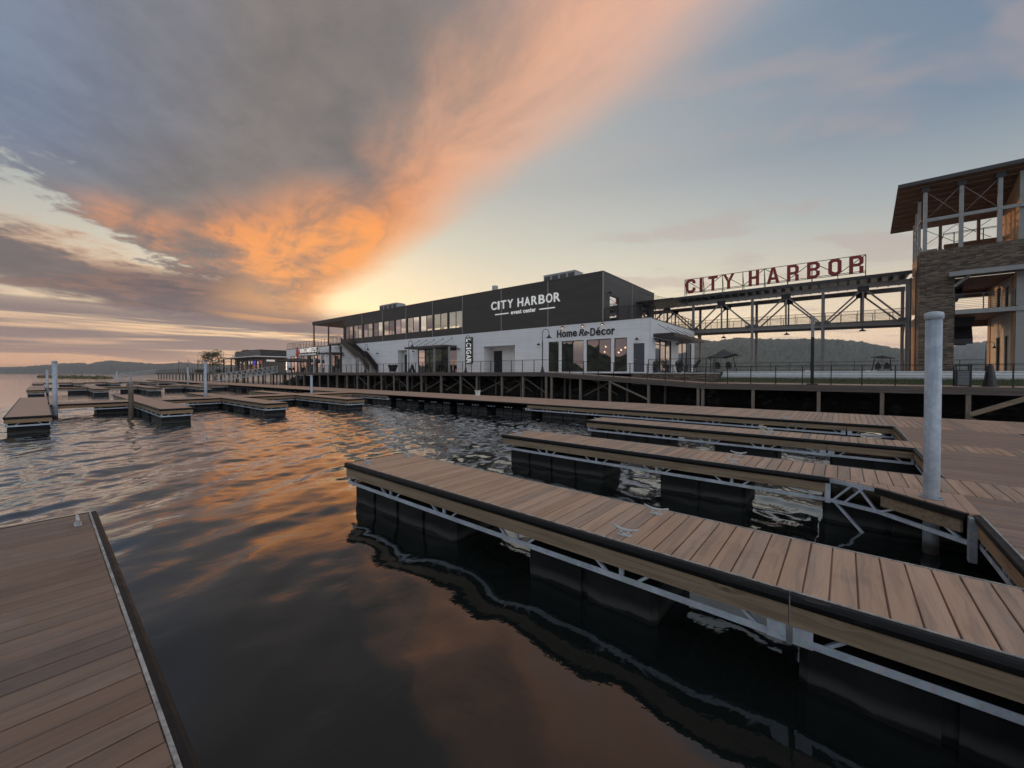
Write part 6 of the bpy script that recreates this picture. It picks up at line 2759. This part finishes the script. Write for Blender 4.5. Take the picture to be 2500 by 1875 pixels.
hill(prof_px([(1560, 850), (1650, 838), (1712, 831), (1745, 836), (1807, 828), (1880, 830), (1970, 829), (2030, 830), (2097, 836), (2152, 845), (2200, 852), (2240, 858), (2290, 865), (2420, 880), (2700, 880)]),
     1700.0, 1000.0, (.050, .068, .034), 2.0, 16.0, 7.0, 400.0)
hill(prof_px([(2080, 880), (2200, 862), (2300, 848), (2360, 840), (2430, 832), (2500, 826), (2700, 830)]), 2300.0, 1750.0, (.050, .062, .040), 12.0, 20.0, 12.0, 300.0)
hill(prof_px([(-150, 898), (0, 896), (60, 895), (102, 891), (145, 886.5), (190, 885), (206, 885), (216, 888.5), (240, 883), (267, 879.5), (316, 882.5), (384, 888), (420, 886), (441, 884), (500, 888), (560, 890), (700, 885), (900, 880)]),
     2200.0, 1900.0, (.045, .052, .034), 5.0, 13.0, 9.0, 300.0)

# the wooded shore behind the viewer, which the shop windows mirror
hill([(-3.0, .05), (-2.2, .07), (-1.7, .11), (-1.4, .075), (-.9, .13), (-.6, .09), (-.25, .15), (0.0, .10), (.3, .16), (.7, .09), (1.2, .12), (1.6, .08)], 190.0, 150.0, (.035, .05, .022), 15.0, 9.0, 2.5, 60.0, (Vector((0, -1, 0)), Vector((1, 0, 0))))

# town lights and pale roofs at the foot of the hill
rr = random.Random(4)
HOUSE = ['first', 'second', 'third', 'fourth', 'fifth', 'sixth', 'seventh']
for i in range(7):
    s = .46 + .075 * i + rr.uniform(-.02, .02)
    d = rr.uniform(930, 990)
    p = FWD * d + RGT * (s * d)
    w, dp, h = rr.uniform(9, 18), rr.uniform(8, 12), rr.uniform(3.5, 7)
    t = thing('shore_house', HOUSE[i] + ' tiny pale house from the shops along the far shore under the hill', 'house', (p.x, p.y, 0), 'W', 'tiny houses on the far shore')
    q = MB()
    q.box(p.x - w / 2, p.x + w / 2, p.y - dp / 2, p.y + dp / 2, -1, h)
    part('wall', q, M['white_trim'] if i % 3 else M['trim_light'], t)
    q = MB()
    q.prism([(p.y - dp / 2 - .4, h), (p.y + dp / 2 + .4, h), (p.y, h + dp * .3)], 'x', p.x - w / 2 - .4, p.x + w / 2 + .4)
    part('roof', q, M['trim_brown'] if i % 2 else M['hvac'], t)

# weedy low island
q = MB()
rr = random.Random(21)
for i in range(5200):
    a = rr.uniform(0, 2 * math.pi)
    u = math.sqrt(rr.random())
    x = -285 + math.cos(a) * u * 62
    y = 9 + math.sin(a) * u * 7 + (x + 285) * .12
    h = rr.uniform(.25, .9) * (1.9 if rr.random() < .05 else 1.0)
    w = rr.uniform(.25, .7)
    th = rr.uniform(0, 3.14)
    dx, dy = math.cos(th) * w, math.sin(th) * w
    q.raw([(x - dx, y - dy, -.05), (x + dx, y + dy, -.05), (x + rr.uniform(-.3, .3), y + rr.uniform(-.3, .3), h)], [(0, 1, 2)])
solo('weeds', q, M['reed'], 'low island of green water weeds out in the lake', 'weeds', (-285, 9, 0), kind='stuff')

# ------------------------------------------------------------------ air
def build_haze(density):
    q = MB()
    q.box(-4700, 2000, -1000, 4500, -9.0, 235.0)
    m = bpy.data.materials.new('evening haze')
    m.use_nodes = True
    nt = m.node_tree
    nt.nodes.clear()
    o = nt.nodes.new('ShaderNodeOutputMaterial')
    v = nt.nodes.new('ShaderNodeVolumePrincipled')
    v.inputs['Color'].default_value = (.62, .74, .86, 1)
    v.inputs['Density'].default_value = density
    v.inputs['Anisotropy'].default_value = .2
    nt.links.new(v.outputs[0], o.inputs['Volume'])
    solo('haze', q, m, 'thin evening haze over the lake and hills', 'haze', kind='stuff')


build_haze(.00016)
